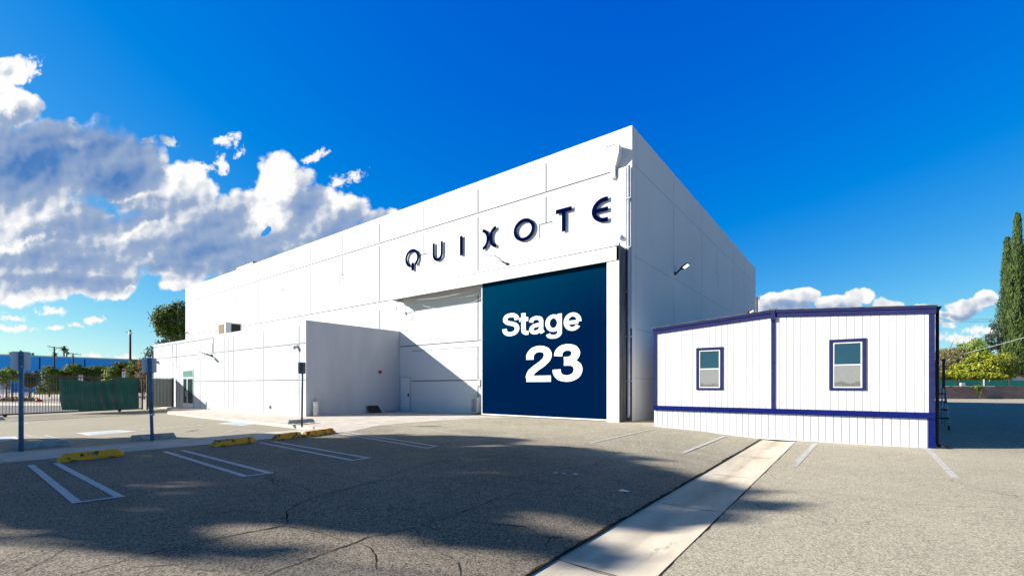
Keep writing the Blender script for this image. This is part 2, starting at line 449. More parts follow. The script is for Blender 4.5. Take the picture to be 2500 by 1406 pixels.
def door_mat():
    m = D.materials.new('printed_navy_panel'); m.use_nodes = True
    nt = m.node_tree; b = NB(nt); bs = nt.nodes['Principled BSDF']; bs.inputs['Roughness'].default_value = .75; bs.inputs['Specular IOR Level'].default_value = .0
    pos = b.n('ShaderNodeNewGeometry').outputs['Position']
    sp = b.n('ShaderNodeSeparateXYZ'); nt.links.new(pos, sp.inputs[0])
    # printed colour runs from teal (upper corner by the rail) to navy across the sheet
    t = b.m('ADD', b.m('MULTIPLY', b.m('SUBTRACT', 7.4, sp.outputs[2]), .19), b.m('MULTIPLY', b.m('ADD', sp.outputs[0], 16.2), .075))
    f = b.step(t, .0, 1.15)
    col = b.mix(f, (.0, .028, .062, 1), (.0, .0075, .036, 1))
    nt.links.new(col, bs.inputs['Base Color'])
    return m
M['door_navy'] = door_mat()

def glass_mat(name, col, rough=.05):
    m = D.materials.new(name); m.use_nodes = True
    nt = m.node_tree; b = NB(nt); bs = nt.nodes['Principled BSDF']
    pos = b.n('ShaderNodeNewGeometry').outputs['Position']
    c = b.mix(b.noise(pos, 2.5, 3), (*col, 1), tuple(x * .75 for x in col) + (1,))
    nt.links.new(c, bs.inputs['Base Color'])
    bs.inputs['Roughness'].default_value = rough
    bs.inputs['Specular IOR Level'].default_value = .35
    return m
M['glass_sky'] = glass_mat('teal_glass', (.018, .065, .10))
def blind_reflect_mat():
    m = D.materials.new('blind_and_reflection'); m.use_nodes = True
    nt = m.node_tree; b = NB(nt); bs = nt.nodes['Principled BSDF']; bs.inputs['Roughness'].default_value = .3; bs.inputs['Specular IOR Level'].default_value = .3
    pos = b.n('ShaderNodeNewGeometry').outputs['Position']
    sp = b.n('ShaderNodeSeparateXYZ'); nt.links.new(pos, sp.inputs[0])
    hill_reflect = b.m('ADD', sp.outputs[2], b.m('MULTIPLY', b.noise(b.v('MULTIPLY', pos, (1, 1, 0)), 2.2, 3), -.5))  # hill-shaped reflection painted into the pane colour
    f = b.step(hill_reflect, 1.62, 1.70)
    col = b.mix(f, (.125, .125, .105, 1), (.21, .215, .205, 1))
    col = b.mix(b.step(b.noise(pos, 9, 5, .7), .5, .75, 0, .35), col, (.32, .32, .31, 1))
    nt.links.new(col, bs.inputs['Base Color'])
    return m
M['glass_frost'] = blind_reflect_mat()
M['glass_dark'] = glass_mat('dark_door_glass', (.02, .045, .045))
M['glass_teal'] = glass_mat('transom_glass', (.06, .16, .19))

def leaf_mat(name, dark, light, scale=.7, trans=.25):
    m = D.materials.new(name); m.use_nodes = True
    nt = m.node_tree; b = NB(nt); bs = nt.nodes['Principled BSDF']
    bs.inputs['Roughness'].default_value = .6; bs.inputs['Specular IOR Level'].default_value = .25
    g = b.n('ShaderNodeNewGeometry')
    rnd = g.outputs['Random Per Island']
    n = b.noise(g.outputs['Position'], scale, 3, .6)
    f = b.m('ADD', b.m('MULTIPLY', rnd, .55), b.m('MULTIPLY', b.step(n, .35, .65), .45))
    col = b.mix(f, (*dark, 1), (*light, 1))
    nt.links.new(col, bs.inputs['Base Color'])
    tr = b.n('ShaderNodeBsdfTranslucent'); nt.links.new(col, tr.inputs[0])
    mx = b.n('ShaderNodeMixShader'); mx.inputs[0].default_value = trans
    out = nt.nodes['Material Output']
    nt.links.new(bs.outputs[0], mx.inputs[1]); nt.links.new(tr.outputs[0], mx.inputs[2]); nt.links.new(mx.outputs[0], out.inputs[0])
    return m
M['leaf_green'] = leaf_mat('leaf_green', (.035, .06, .012), (.17, .22, .03))
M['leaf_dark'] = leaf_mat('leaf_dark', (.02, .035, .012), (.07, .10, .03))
M['leaf_yellow'] = leaf_mat('leaf_yellow', (.10, .13, .01), (.36, .38, .03))
M['leaf_lime'] = leaf_mat('leaf_lime', (.08, .14, .02), (.30, .40, .06))
M['leaf_olive'] = leaf_mat('leaf_olive', (.10, .085, .04), (.33, .28, .12))
M['leaf_cypress'] = leaf_mat('leaf_cypress', (.012, .03, .01), (.11, .165, .04), .55)
M['leaf_pine'] = leaf_mat('leaf_pine', (.02, .04, .03), (.08, .12, .08))
M['leaf_shade'] = leaf_mat('leaf_shade', (.035, .06, .012), (.12, .16, .03), trans=.02)
M['leaf_brown'] = leaf_mat('leaf_brown', (.12, .08, .04), (.34, .25, .14))
M['leaf_hedge'] = leaf_mat('leaf_hedge', (.025, .05, .008), (.20, .26, .02), .5)

def screen_mat(name, col, alpha):
    m = D.materials.new(name); m.use_nodes = True
    nt = m.node_tree; b = NB(nt); bs = nt.nodes['Principled BSDF']; bs.inputs['Roughness'].default_value = .8
    pos = b.n('ShaderNodeNewGeometry').outputs['Position']
    nt.links.new(b.mix(b.noise(pos, 1.5, 4), (*col, 1), tuple(x * .6 for x in col) + (1,)), bs.inputs['Base Color'])
    bs.inputs['Alpha'].default_value = alpha
    return m
M['screen'] = screen_mat('green_mesh', (.012, .17, .13), .985)
M['screen_pale'] = screen_mat('pale_green_mesh', (.10, .17, .14), .9)
M['screen_far'] = screen_mat('far_green_mesh', (.04, .34, .23), 1)

def lamp_mat(name, s):
    m = D.materials.new(name); m.use_nodes = True
    bs = m.node_tree.nodes['Principled BSDF']
    bs.inputs['Base Color'].default_value = (.9, .9, .88, 1)
    bs.inputs['Emission Color'].default_value = (1, .93, .8, 1)
    bs.inputs['Emission Strength'].default_value = s
    return m
M['led'] = lamp_mat('led_panel', 3.0)

# ------------------------------------------------------------------ mesh building
class MB:
    def __init__(s): s.v = []; s.f = []; s.mi = []; s.mats = []; s.sm = []
    def mid(s, m):
        if m not in s.mats: s.mats.append(m)
        return s.mats.index(m)
    def poly(s, pts, m, smooth=False):
        i = len(s.v); s.v += [tuple(p) for p in pts]
        s.f.append(tuple(range(i, i + len(pts)))); s.mi.append(s.mid(m)); s.sm.append(smooth)
    def face(s, idx, m, smooth=False):
        s.f.append(tuple(idx)); s.mi.append(s.mid(m)); s.sm.append(smooth)
    def box(s, x0, x1, y0, y1, z0, z1, m):
        s.hexa([(x0, y0, z0), (x1, y0, z0), (x1, y1, z0), (x0, y1, z0), (x0, y0, z1), (x1, y0, z1), (x1, y1, z1), (x0, y1, z1)], m)
    def hexa(s, p, m):
        i = len(s.v); s.v += [tuple(q) for q in p]
        for f in ((0, 3, 2, 1), (4, 5, 6, 7), (0, 1, 5, 4), (1, 2, 6, 5), (2, 3, 7, 6), (3, 0, 4, 7)):
            s.face([i + k for k in f], m)
    def beam(s, a, b, w, h, m):
        """bar with a rectangular section between two points"""
        a = Vector(a); b = Vector(b); d = (b - a).normalized()
        side = d.cross(Vector((0, 0, 1)))
        if side.length < 1e-3: side = Vector((1, 0, 0))
        side.normalize(); up = side.cross(d)
        sw = side * w / 2; uh = up * h / 2
        s.hexa([a - sw - uh, a + sw - uh, b + sw - uh, b - sw - uh, a - sw + uh, a + sw + uh, b + sw + uh, b - sw + uh], m)
    def tube(s, pts, r, m, n=10, caps=True):
        pts = [Vector(p) for p in pts]
        rs = r if isinstance(r, (list, tuple)) else [r] * len(pts)
        rings = []
        prev = None
        for k, p in enumerate(pts):
            d = (pts[min(k + 1, len(pts) - 1)] - pts[max(k - 1, 0)]).normalized()
            ref = Vector((0, 0, 1)) if abs(d.z) < .9 else Vector((1, 0, 0))
            u = d.cross(ref).normalized() if prev is None else (prev - d * prev.dot(d)).normalized()
            prev = u
            w = d.cross(u)
            i = len(s.v)
            for j in range(n):
                t = 2 * math.pi * j / n
                s.v.append(tuple(p + (u * math.cos(t) + w * math.sin(t)) * rs[k]))
            rings.append(i)
        for a, b in zip(rings, rings[1:]):
            for j in range(n):
                s.face((a + j, a + (j + 1) % n, b + (j + 1) % n, b + j), m, True)
        if caps:
            s.face([rings[0] + j for j in reversed(range(n))], m)
            s.face([rings[-1] + j for j in range(n)], m)
    def lathe(s, c, prof, m, n=16):
        c = Vector(c); rings = []
        for r, z in prof:
            i = len(s.v); rings.append(i)
            for j in range(n):
                t = 2 * math.pi * j / n
                s.v.append((c.x + r * math.cos(t), c.y + r * math.sin(t), c.z + z))
        for a, b in zip(rings, rings[1:]):
            for j in range(n): s.face((a + j, a + (j + 1) % n, b + (j + 1) % n, b + j), m, True)
    def prism(s, outline, y0, y1, m):
        """outline in (x, z), extruded from y0 to y1"""
        n = len(outline); i = len(s.v)
        s.v += [(x, y0, z) for x, z in outline] + [(x, y1, z) for x, z in outline]
        s.face(range(i, i + n), m); s.face([i + n + k for k in reversed(range(n))], m)
        for k in range(n): s.face((i + k, i + n + k, i + n + (k + 1) % n, i + (k + 1) % n), m)
    def slab(s, outline, ztop, zbot, m):
        """outline in (x, y); ztop a function or number"""
        zt = ztop if callable(ztop) else (lambda x, y: ztop)
        n = len(outline); i = len(s.v)
        s.v += [(x, y, zt(x, y)) for x, y in outline] + [(x, y, zbot) for x, y in outline]
        s.face(range(i, i + n), m)
        for k in range(n): s.face((i + n + k, i + n + (k + 1) % n, i + (k + 1) % n, i + k), m)
    def build(s, name, parent=None, loc=None, bevel=0):
        me = D.meshes.new(name)
        o = D.objects.new(name, me)
        org = Vector(loc) if loc is not None else Vector((0, 0, 0))
        me.from_pydata([tuple(Vector(v) - org) for v in s.v], [], s.f)
        for mm in s.mats: me.materials.append(mm)
        for p, k, q in zip(me.polygons, s.mi, s.sm): p.material_index = k; p.use_smooth = q
        me.validate()
        COL.objects.link(o)
        if parent is not None:
            pw = Vector(parent.location); q = parent.parent
            while q is not None: pw += q.location; q = q.parent
            o.parent = parent; o.location = org - pw
        else:
            o.location = org
        if bevel:
            bv = o.modifiers.new('bevel', 'BEVEL'); bv.width = bevel; bv.segments = 2; bv.limit_method = 'ANGLE'
        return o

def tag(o, label=None, cat=None, group=None, kind=None):
    for k, v in (('label', label), ('category', cat), ('group', group), ('kind', kind)):
        if v: o[k] = v
    return o
def thing(name, label, cat, loc=(0, 0, 0), group=None):
    o = D.objects.new(name, None); o.empty_display_size = .3
    o.location = loc; COL.objects.link(o)
    return tag(o, label, cat, group)
def structure(name, mb):
    o = mb.build(name); o['kind'] = 'structure'; return o

# ------------------------------------------------------------------ ground
g = MB()
xs = [-400, -300, -120, -60, -50, -40, -30, -24, -16.31]
ys = [-60, -20, -5, 5, 15, 30, 60, 150, 400]
for (a, b) in zip(xs, xs[1:]):
    for (c, d) in zip(ys, ys[1:]):
        g.poly([(a, c, LOTZ), (b, c, LOTZ), (b, d, LOTZ), (a, d, LOTZ)], M['asphalt_lot'])
structure('side_lot', g)
g = MB()
xr = [-16.31, -14.2, -7, -6.3, -4.5, -3.4, -2.545]
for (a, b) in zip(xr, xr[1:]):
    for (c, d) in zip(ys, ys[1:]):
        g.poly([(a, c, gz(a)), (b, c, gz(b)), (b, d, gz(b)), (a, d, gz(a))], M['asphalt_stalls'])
xr = [-1.51, .2, 1.9, 12, 60, 400]
for (a, b) in zip(xr, xr[1:]):
    for (c, d) in zip(ys, ys[1:]):
        g.poly([(a, c, gz(a)), (b, c, gz(b)), (b, d, gz(b)), (a, d, gz(a))], M['asphalt'])
structure('parking_lot', g)

# concrete drain swale, slightly below the asphalt with a rough tar joint
g = MB()
sx = [-2.54, -2.3, -2.04, -1.78, -1.515]
sz = [-.055, -.072, -.085, -.075, -.055]
yy = [-60, -20] + [-8 + 3.05 * k for k in range(12)] + [60, 150]
for c, d in zip(yy, yy[1:]):
    for k in range(4):
        g.poly([(sx[k], c + .006, sz[k]), (sx[k + 1], c + .006, sz[k + 1]), (sx[k + 1], d - .006, sz[k + 1]), (sx[k], d - .006, sz[k])], M['swale'])
    g.poly([(sx[0], d - .006, sz[0] - .01), (sx[4], d - .006, sz[4] - .01), (sx[4], d + .006, sz[4] - .01), (sx[0], d + .006, sz[0] - .01)], M['joint_dark'])
structure('drain_swale', g)
# ragged asphalt lips beside the swale, with the broken edge going down to the bed
g = MB()
for c, d in zip(yy, yy[1:]):
    g.poly([(-2.545, c, gz(-2.545)), (-2.545, d, gz(-2.545)), (-2.538, d, -.2), (-2.538, c, -.2)], M['joint_dark'])
    g.poly([(-1.51, c, gz(-1.51)), (-1.51, d, gz(-1.51)), (-1.517, d, -.2), (-1.517, c, -.2)], M['joint_dark'])
g.poly([(-2.7, -60, -.2), (-1.4, -60, -.2), (-1.4, 150, -.2), (-2.7, 150, -.2)], M['joint_dark'])
random.seed(3)
for x0, w, zz in ((-2.545, .040, .004), (-1.512, .022, .003)):
    y = -4
    prev = None
    while y < 40:
        n = noise.noise((y * 1.3, x0, 0)) * .7 + noise.noise((y * 6, x0, 3)) * .7
        ww = w * (.55 + max(-.35, n))
        cur = ((x0 - ww if x0 < -2 else x0 - w * .3), (x0 + w * .25 if x0 < -2 else x0 + ww), y)
        if prev:
            zc = lambda x: max(gz(x), -.05) + zz
            g.poly([(prev[0], prev[2], zc(prev[0])), (prev[1], prev[2], zc(prev[1])), (cur[1], cur[2], zc(cur[1])), (cur[0], cur[2], zc(cur[0]))], M['joint_dark'])
        prev = cur; y += .07
structure('swale_joint', g)

# walkway and concrete apron round the annex
g = MB()
wj = [-60, -20] + [-3.0 + 2.12 * k for k in range(7)]
for c, d in zip(wj, wj[1:]):
    g.slab([(-16.32, c + .008), (-14.15, c + .008), (-14.15, d - .008), (-16.32, d - .008)], lambda x, y: .206 if x > -15 else .19, -.1, M['concrete'])
g.slab([(-16.30, -60), (-14.17, -60), (-14.17, 9.7), (-16.30, 9.7)], .17, -.1, M['joint_dark'])
structure('walkway', g)
g = MB()
apz = lambda x, y: gz(x) + .004
pts = [(-48, 12.4), (-41.5, 12.2), (-36.2, 10.35), (-34.6, 9.95), (-29, 9.85), (-24, 9.85)]
g.slab(pts + [(-24, 20), (-48, 20)], apz, -.1, M['concrete'])
g.slab([(-24, 9.86), (-19.2, 9.80), (-17.6, 9.72), (-16.34, 9.72), (-16.34, 20), (-24, 20)], apz, -.1, M['concrete'])
g.slab([(-16.34, 9.73), (-14.3, 9.5), (-14.6, 10.2), (-15.3, 11.2), (-15.6, 12.5), (-15.5, 14.6), (-15.1, 16.9), (-14.2, 18.2), (-13.0, 19.3), (-13, 20), (-16.34, 20)], apz, -.1, M['concrete'])
structure('apron', g)

# painted markings: each is a strip of given ends and width lying 5 mm above the ground
def strip(mb, a, b, w, m, zf=gz, dz=.006, seg=8):
    a = Vector(a[:2]); b = Vector(b[:2]); d = (b - a).normalized(); n = Vector((-d.y, d.x)) * w / 2
    for k in range(seg):
        p = a.lerp(b, k / seg); q = a.lerp(b, (k + 1) / seg)
        mb.poly([(*(p + n), zf(p.x) + dz), (*(p - n), zf(p.x) + dz), (*(q - n), zf(q.x) + dz), (*(q + n), zf(q.x) + dz)][::-1], m)
g = MB()
for l in ([(74.5, 1135), (188, 1227), (293, 1213), (135, 1130)], [(402, 1102), (600, 1163), (660, 1155), (445, 1099)],
          [(634, 1080), (862, 1124), (900, 1118), (664, 1077)], [(812, 1055), (1044, 1094), (1066, 1089), (832, 1053)]):
    q = [onG(*p) for p in l]
    strip(g, q[0], q[1], .10, M['line']); strip(g, q[3], q[2], .10, M['line'])
    dd = (q[2] - q[1]).normalized() * .05
    strip(g, q[1] - dd, q[2] + dd, .09, M['line'], dz=.010)
strip(g, onG(925, 1035), onG(1186, 1067), .10, M['line_faint'])
for a, b, w in (((1595, 1047), (1443, 1081), .11), ((1770, 1064), (1668, 1105), .12), ((1990, 1083), (1938, 1138), .14), ((2266, 1096), (2334, 1168), .13)):
    strip(g, onG(*a), onG(*b), w, M['line_faint'])
structure('parking_lines', g)
g = MB()
lz = lambda x: LOTZ
def lot(px, py): return onZ(px, py, LOTZ)
for a, b in (((60, 1062), (140, 1075)), ((108, 1062), (180, 1079)), ((445, 1056), (510, 1045)), ((410, 1060), (490, 1049)), ((545, 1057), (580, 1048)), ((580, 1048), (625, 1053)), ((2, 1022), (70, 1034))):
    strip(g, lot(*a), lot(*b), .10, M['line_faint'], lz)
for k in range(9):
    strip(g, lot(345 + 17 * k, 1048 - 1.2 * k), lot(357 + 17 * k, 1047.2 - 1.2 * k), .16, M['ada_white'], lz)
def quad(mb, pxs, m, dz):
    mb.poly([(p.x, p.y, LOTZ + dz) for p in (lot(*q) for q in pxs)], m)
quad(g, [(528, 1034), (578, 1029), (636, 1033), (590, 1039)], M['ada_white'], .006)
quad(g, [(548, 1034.2), (580, 1030.8), (618, 1033.4), (585, 1037)], M['ada'], .010)
quad(g, [(185, 1057), (290, 1050), (335, 1053), (215, 1063)], M['ada_white'], .006)
quad(g, [(215, 1057.5), (285, 1052), (305, 1053.5), (225, 1060)], M['ada'], .010)
quad(g, [(-20, 1068), (38, 1065), (48, 1073), (-10, 1078)], M['ada_white'], .006)
quad(g, [(-15, 1069), (28, 1067.3), (36, 1072.2), (-8, 1075)], M['ada'], .010)
structure('side_lot_markings', g)

# long cracks, traced as thin ragged strips
g = MB()
random.seed(11)
def crack(pts, w=.012, rnd=.05):
    P = [onG(*p) for p in pts]
    out = []
    for a, b in zip(P, P[1:]):
        n = max(2, int((b - a).length / .08))
        for k in range(n):
            t = k / n; p = a.lerp(b, t)
            off = noise.noise((p.x * 2.3, p.y * 2.3, 1)) * rnd + noise.noise((p.x * 9, p.y * 9, 2)) * rnd * .45
            d = (b - a).normalized()
            out.append((p.x - d.y * off, p.y + d.x * off, 1.25 * w * (.4 + abs(noise.noise((p.x * 4, p.y * 4, 5))) * 2.0)))
    for a, b in zip(out, out[1:]):
        d = Vector((b[0] - a[0], b[1] - a[1]))
        if d.length < 1e-5: continue
        d.normalize(); n = Vector((-d.y, d.x))
        g.poly([(a[0] + n.x * a[2] / 2, a[1] + n.y * a[2] / 2, gz(a[0]) + .004), (a[0] - n.x * a[2] / 2, a[1] - n.y * a[2] / 2, gz(a[0]) + .004),
                (b[0] - n.x * b[2] / 2, b[1] - n.y * b[2] / 2, gz(b[0]) + .004), (b[0] + n.x * b[2] / 2, b[1] + n.y * b[2] / 2, gz(b[0]) + .004)][::-1], M['joint_dark'])
crack([(120, 1420), (360, 1350), (500, 1322), (690, 1282), (700, 1248), (770, 1212), (900, 1180), (1000, 1145), (1080, 1125), (1180, 1116), (1300, 1096), (1400, 1090)], .013)
crack([(590, 1430), (700, 1385), (860, 1325), (905, 1310), (1010, 1290), (1120, 1255), (1190, 1225), (1240, 1210), (1275, 1198)], .014)
crack([(690, 1282), (760, 1298), (830, 1312), (880, 1328), (905, 1340), (920, 1400)], .008)
crack([(700, 1200), (650, 1165), (730, 1185), (770, 1205)], .008)
crack([(900, 1180), (960, 1170), (1060, 1176), (1140, 1180), (1240, 1172), (1330, 1150), (1450, 1135), (1520, 1100)], .009)
crack([(930, 1262), (1000, 1270), (1080, 1296), (1110, 1304)], .010)
crack([(1150, 1272), (1280, 1286), (1340, 1314), (1400, 1313)], .011)
crack([(1340, 1314), (1330, 1330), (1336, 1345)], .010)
crack([(1400, 1185), (1450, 1210), (1520, 1230)], .008)
crack([(1560, 1152), (1660, 1166), (1700, 1168)], .008)
crack([(870, 1260), (940, 1262), (1000, 1240)], .007)
crack([(520, 1110), (640, 1128), (760, 1150), (900, 1180)], .008)
crack([(1010, 1290), (1040, 1330), (1120, 1372), (1130, 1420)], .007)
crack([(300, 1285), (420, 1262), (560, 1250), (700, 1248)], .007)
crack([(1080, 1125), (1150, 1150), (1300, 1172), (1400, 1185)], .007)
crack([(1330, 1150), (1420, 1120), (1480, 1112), (1560, 1110)], .006)
crack([(200, 1420), (330, 1385), (420, 1378), (560, 1400)], .006)
crack([(0, 1425), (70, 1390), (140, 1350), (180, 1330)], .008)
crack([(2000, 1215), (2200, 1230), (2350, 1236), (2500, 1242)], .006)
structure('pavement_cracks', g)
for k, (px, py, sz_, mm, lab) in enumerate(((1357, 1155, .05, 'alu', 'white paper scrap in the tree shadow, leftmost of three'), (1377, 1156, .04, 'alu', 'small white scrap in the tree shadow beside the leftmost one'),
        (1406, 1158, .06, 'bucket', 'crumpled pale scrap in the tree shadow, rightmost of three'), (1523, 1199, .09, 'bucket', 'flat white scrap in the sunlit gap near the drain swale'), (1690, 1337, .03, 'black', 'tiny black chip lying on the drain swale'))):
    p = onG(px, py); a = MB(); zz = p.z + .008 if px < 1600 else -.07
    a.v += [(p.x - sz_, p.y - sz_ * .5, zz), (p.x + sz_ * .9, p.y - sz_ * .6, zz + .01), (p.x + sz_, p.y + sz_ * .4, zz), (p.x - sz_ * .6, p.y + sz_ * .6, zz + .014), (p.x, p.y, zz + .02)]
    for q in range(4): a.face((q, (q + 1) % 4, 4), M[mm])
    tag(a.build('paper_scrap', loc=(p.x, p.y, zz)), lab, 'litter', 'scraps on the asphalt')

# ------------------------------------------------------------------ main white building
WY, WX, WL, WB = 19.65, -7.965, -62.55, 52.2     # front plane, side plane, left end, back end
def ztop(x): return 13.20 + (13.55 - 13.20) * (x - WL) / (WX - WL)
bld = thing('stage_building', 'tall white windowless hall with panel seams and a big navy sliding door', 'building', (-35, 19.65, .2))
w = MB(); wm = M['wall_white']
tk = .3
w.hexa([(WL, WY, -.2), (WX, WY, -.2), (WX, WY + tk, -.2), (WL, WY + tk, -.2), (WL, WY, ztop(WL)), (WX, WY, ztop(WX)), (WX, WY + tk, ztop(WX)), (WL, WY + tk, ztop(WL))], wm)
w.hexa([(WX - tk, WY + tk, -.2), (WX, WY + tk, -.2), (WX, WB, -.2), (WX - tk, WB, -.2), (WX - tk, WY + tk, 13.55), (WX, WY + tk, 13.55), (WX, WB, 13.8), (WX - tk, WB, 13.8)], wm)
w.hexa([(WL, WY + tk, -.2), (WL + tk, WY + tk, -.2), (WL + tk, WB, -.2), (WL, WB, -.2), (WL, WY + tk, 13.2), (WL + tk, WY + tk, 13.2), (WL + tk, WB, 13.4), (WL, WB, 13.4)], wm)
w.hexa([(WL + tk, WB - tk, -.2), (WX - tk, WB - tk, -.2), (WX - tk, WB, -.2), (WL + tk, WB, -.2), (WL + tk, WB - tk, 13.4), (WX - tk, WB - tk, 13.8), (WX - tk, WB, 13.8), (WL + tk, WB, 13.4)], wm)
# seams of the tilt-up panels on the front
SE = M['seam']; SS = M['seam_soft']
def vs(x, z0, z1, m=SE, wd=.045, y=WY): wd *= 1.6; w.box(x - wd / 2, x + wd / 2, y - .006, y + .02, z0, z1, m)
def hs(x0, x1, z, m=SE, wd=.035, y=WY, z2=None):
    z2 = z if z2 is None else z2; wd *= 1.6
    w.hexa([(x0, y - .006, z - wd / 2), (x1, y - .006, z2 - wd / 2), (x1, y + .02, z2 - wd / 2), (x0, y + .02, z - wd / 2),
            (x0, y - .006, z + wd / 2), (x1, y - .006, z2 + wd / 2), (x1, y + .02, z2 + wd / 2), (x0, y + .02, z + wd / 2)], m)
hs(WL + .05, -9.0, 11.50, z2=11.72)
hs(WL + .05, -23.95, 7.60)
hs(-24.0, -16.9, 4.40, SE)
hs(-22.85, -16.9, 2.13, SE)
full = [-53.34, -44.19, -35.17, -26.19, -17.17]
for x in full:
    vs(x, 11.75, ztop(x) - .45); vs(x, 7.66, 11.47)
    if x < -17.2: vs(x, 5.2, 7.05, SE)
for x in (-57.98, -48.71, -39.67, -30.64, -21.7, -12.56):
    soft = SS if x < -50 else SE
    vs(x, 11.75, ztop(x) - .35, soft, .035); vs(x, 10.12, 11.47, soft, .035)
    hs(x - .42, x + .40, 10.12, soft, .03); vs(x - .42, 9.42, 10.10, soft, .035)
vs(-17.17, 4.45, 7.0); vs(-17.17, 2.18, 4.05); vs(-17.17, .2, 2.08)
hs(-22.85, -17.2, 4.05, SS, .02)
# side wall seams
def svs(y, z0, z1, m=M['seam_shaded'], wd=.05): w.box(WX - .02, WX + .006, y - wd / 2, y + wd / 2, z0, z1, m)
def shs(y0, y1, z, z2, m=M['seam_shaded'], wd=.045):
    w.hexa([(WX - .02, y0, z - wd / 2), (WX + .006, y0, z - wd / 2), (WX + .006, y1, z2 - wd / 2), (WX - .02, y1, z2 - wd / 2),
            (WX - .02, y0, z + wd / 2), (WX + .006, y0, z + wd / 2), (WX + .006, y1, z2 + wd / 2), (WX - .02, y1, z2 + wd / 2)], m)
shs(19.9, WB, 11.85, 12.15); shs(19.9, WB, 7.70, 7.90); shs(19.9, WB, 4.42, 4.50); shs(19.9, WB, 2.15, 2.15)
for y in (25.6, 31.5, 41.5, 46): 
    svs(y, 12.1, 13.2); svs(y, 7.9, 11.8); svs(y, 4.6, 7.6)
svs(35.6, 10.0, 11.8); w.box(WX - .02, WX + .006, 35.1, 35.6, 10.0, 10.04, M['seam_shaded']); svs(35.9, 8.9, 10.0)
svs(20.1, .2, 13.2, M['seam_shaded'], .03)
w.build('wall', bld)
r = MB(); r.box(WL + tk, WX - tk, WY + tk, WB - tk, 12.5, 12.6, M['roof']); r.build('roof', bld)

# scupper, rainwater head and downpipe at the corner
s = MB()
x0, z1 = onY(WY, 1479, 358); x1, z0 = onY(WY, 1499, 372)
s.box(x0, x1, WY - .012, WY + .02, z0 + .1, z0 + .36, M['louver_dark'])
s.box(x0 - .05, x1 + .05, WY - .02, WY - .002, z0 + .36, z0 + .40, M['wall_white'])
s.build('scupper', bld)
s = MB()
hx0, hx1 = -9.05, -8.42
yo = WY - .55
def xf(px): return onY(WY - .4, px)[0]
# tapered head: wide at the top, narrowing down
top, mid, low = 12.72, 12.30, 11.85
s.hexa([(-8.98, WY - .22, low), (-8.66, WY - .22, low), (-8.66, WY, low), (-8.98, WY, low),
        (-9.15, WY - .38, mid), (-8.45, WY - .38, mid), (-8.45, WY, mid), (-9.15, WY, mid)], M['steel_white'])
s.hexa([(-9.15, WY - .38, mid), (-8.45, WY - .38, mid), (-8.45, WY, mid), (-9.15, WY, mid),
        (-9.15, WY - .38, top), (-8.45, WY - .38, top), (-8.45, WY, top), (-9.15, WY, top)], M['steel_white'])
s.build('rainwater_head', bld)
s = MB()
s.box(-8.92, -8.70, WY - .20, WY, 11.35, low, M['steel_white'])
s.build('downpipe_box', bld)
s = MB()
s.box(-8.62, -8.22, WY - .10, WY, 7.95, 11.72, M['steel_white'])
s.build('pilaster_casing', bld)
s = MB()
s.tube([(-8.08, WY - .13, 11.7), (-8.08, WY - .13, .55), (-8.08, WY - .2, .38)], .075, M['galv'], 12)
for z in (10.2, 8, 6, 4, 2): s.box(-8.19, -7.98, WY - .22, WY, z, z + .05, M['galv'])
s.build('downpipe', bld)
# dark sheet painting in the jamb's shade on the wall behind the pipe
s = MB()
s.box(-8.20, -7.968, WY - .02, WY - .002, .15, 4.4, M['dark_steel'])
s.build('shade_strip', bld)

# sliding door track housing (beam) with open soffit
PB = .95
s = MB(); sw = M['steel_white']
bx0, bx1 = -23.85, -8.18
s.box(bx0, bx1, WY - PB, WY - PB + .04, 7.33, 8.0, sw)           # face
s.box(bx0, bx1, WY - PB + .04, WY, 7.93, 7.99, sw)               # top sheet
s.box(bx0, bx0 + .04, WY - PB + .04, WY, 7.33, 7.93, sw)         # left end
s.box(bx0, bx1, WY - PB - .012, WY - PB, 7.96, 8.02, sw)
s.box(bx0, bx1, WY - PB - .004, WY - PB - .001, 7.925, 7.95, M['dark_steel'])
for k in range(8):
    xx = bx0 + 1.3 + k * 2.0
    s.box(xx, xx + .012, WY - PB - .003, WY - PB, 7.34, 7.92, M['seam_soft'])
s.hexa([(bx0, WY - .12, 8.02), (bx1, WY - .12, 8.02), (bx1, WY, 8.02), (bx0, WY, 8.02), (bx0, WY - .02, 8.22), (bx1, WY - .02, 8.22), (bx1, WY, 8.22), (bx0, WY, 8.22)], sw)
s.build('track_housing', bld)
s = MB()
s.box(bx0 + .3, bx1 - .7, WY - .62, WY - .5, 7.55, 7.75, M['louver'])
for k in range(12): s.box(bx0 + .6 + k * 1.25, bx0 + .68 + k * 1.25, WY - .5, WY, 7.6, 7.7, M['dark_steel'])
s.build('door_track', bld)
# right jamb column
s = MB()
s.box(-8.78, -8.2, WY - PB + .045, WY - PB + .10, .2, 7.33, sw)
s.box(-8.26, -8.18, WY - PB + .10, WY, .2, 7.93, M['dark_steel'])
s.box(-8.30, -8.17, WY - PB + .0, WY - PB + .10, 7.33, 8.06, M['dark_steel'])
s.build('door_jamb', bld)

# sliding door with its lettering
dr = MB()
DY = WY - .72
dx0, dx1 = -16.23, -8.84
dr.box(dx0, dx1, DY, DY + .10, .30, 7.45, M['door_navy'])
dr.box(dx0, dx1, DY - .006, DY + .10, .235, .296, M['steel_white'])
dr.box(dx1 + .003, dx1 + .06, DY - .004, DY + .10, .235, 7.45, M['steel_white'])
dr.box(dx0 - .05, dx0 - .003, DY - .004, DY + .10, .235, 7.45, M['steel_white'])
door = dr.build('sliding_door', bld)
door['label'] = 'navy sliding door reading Stage 23 in white'

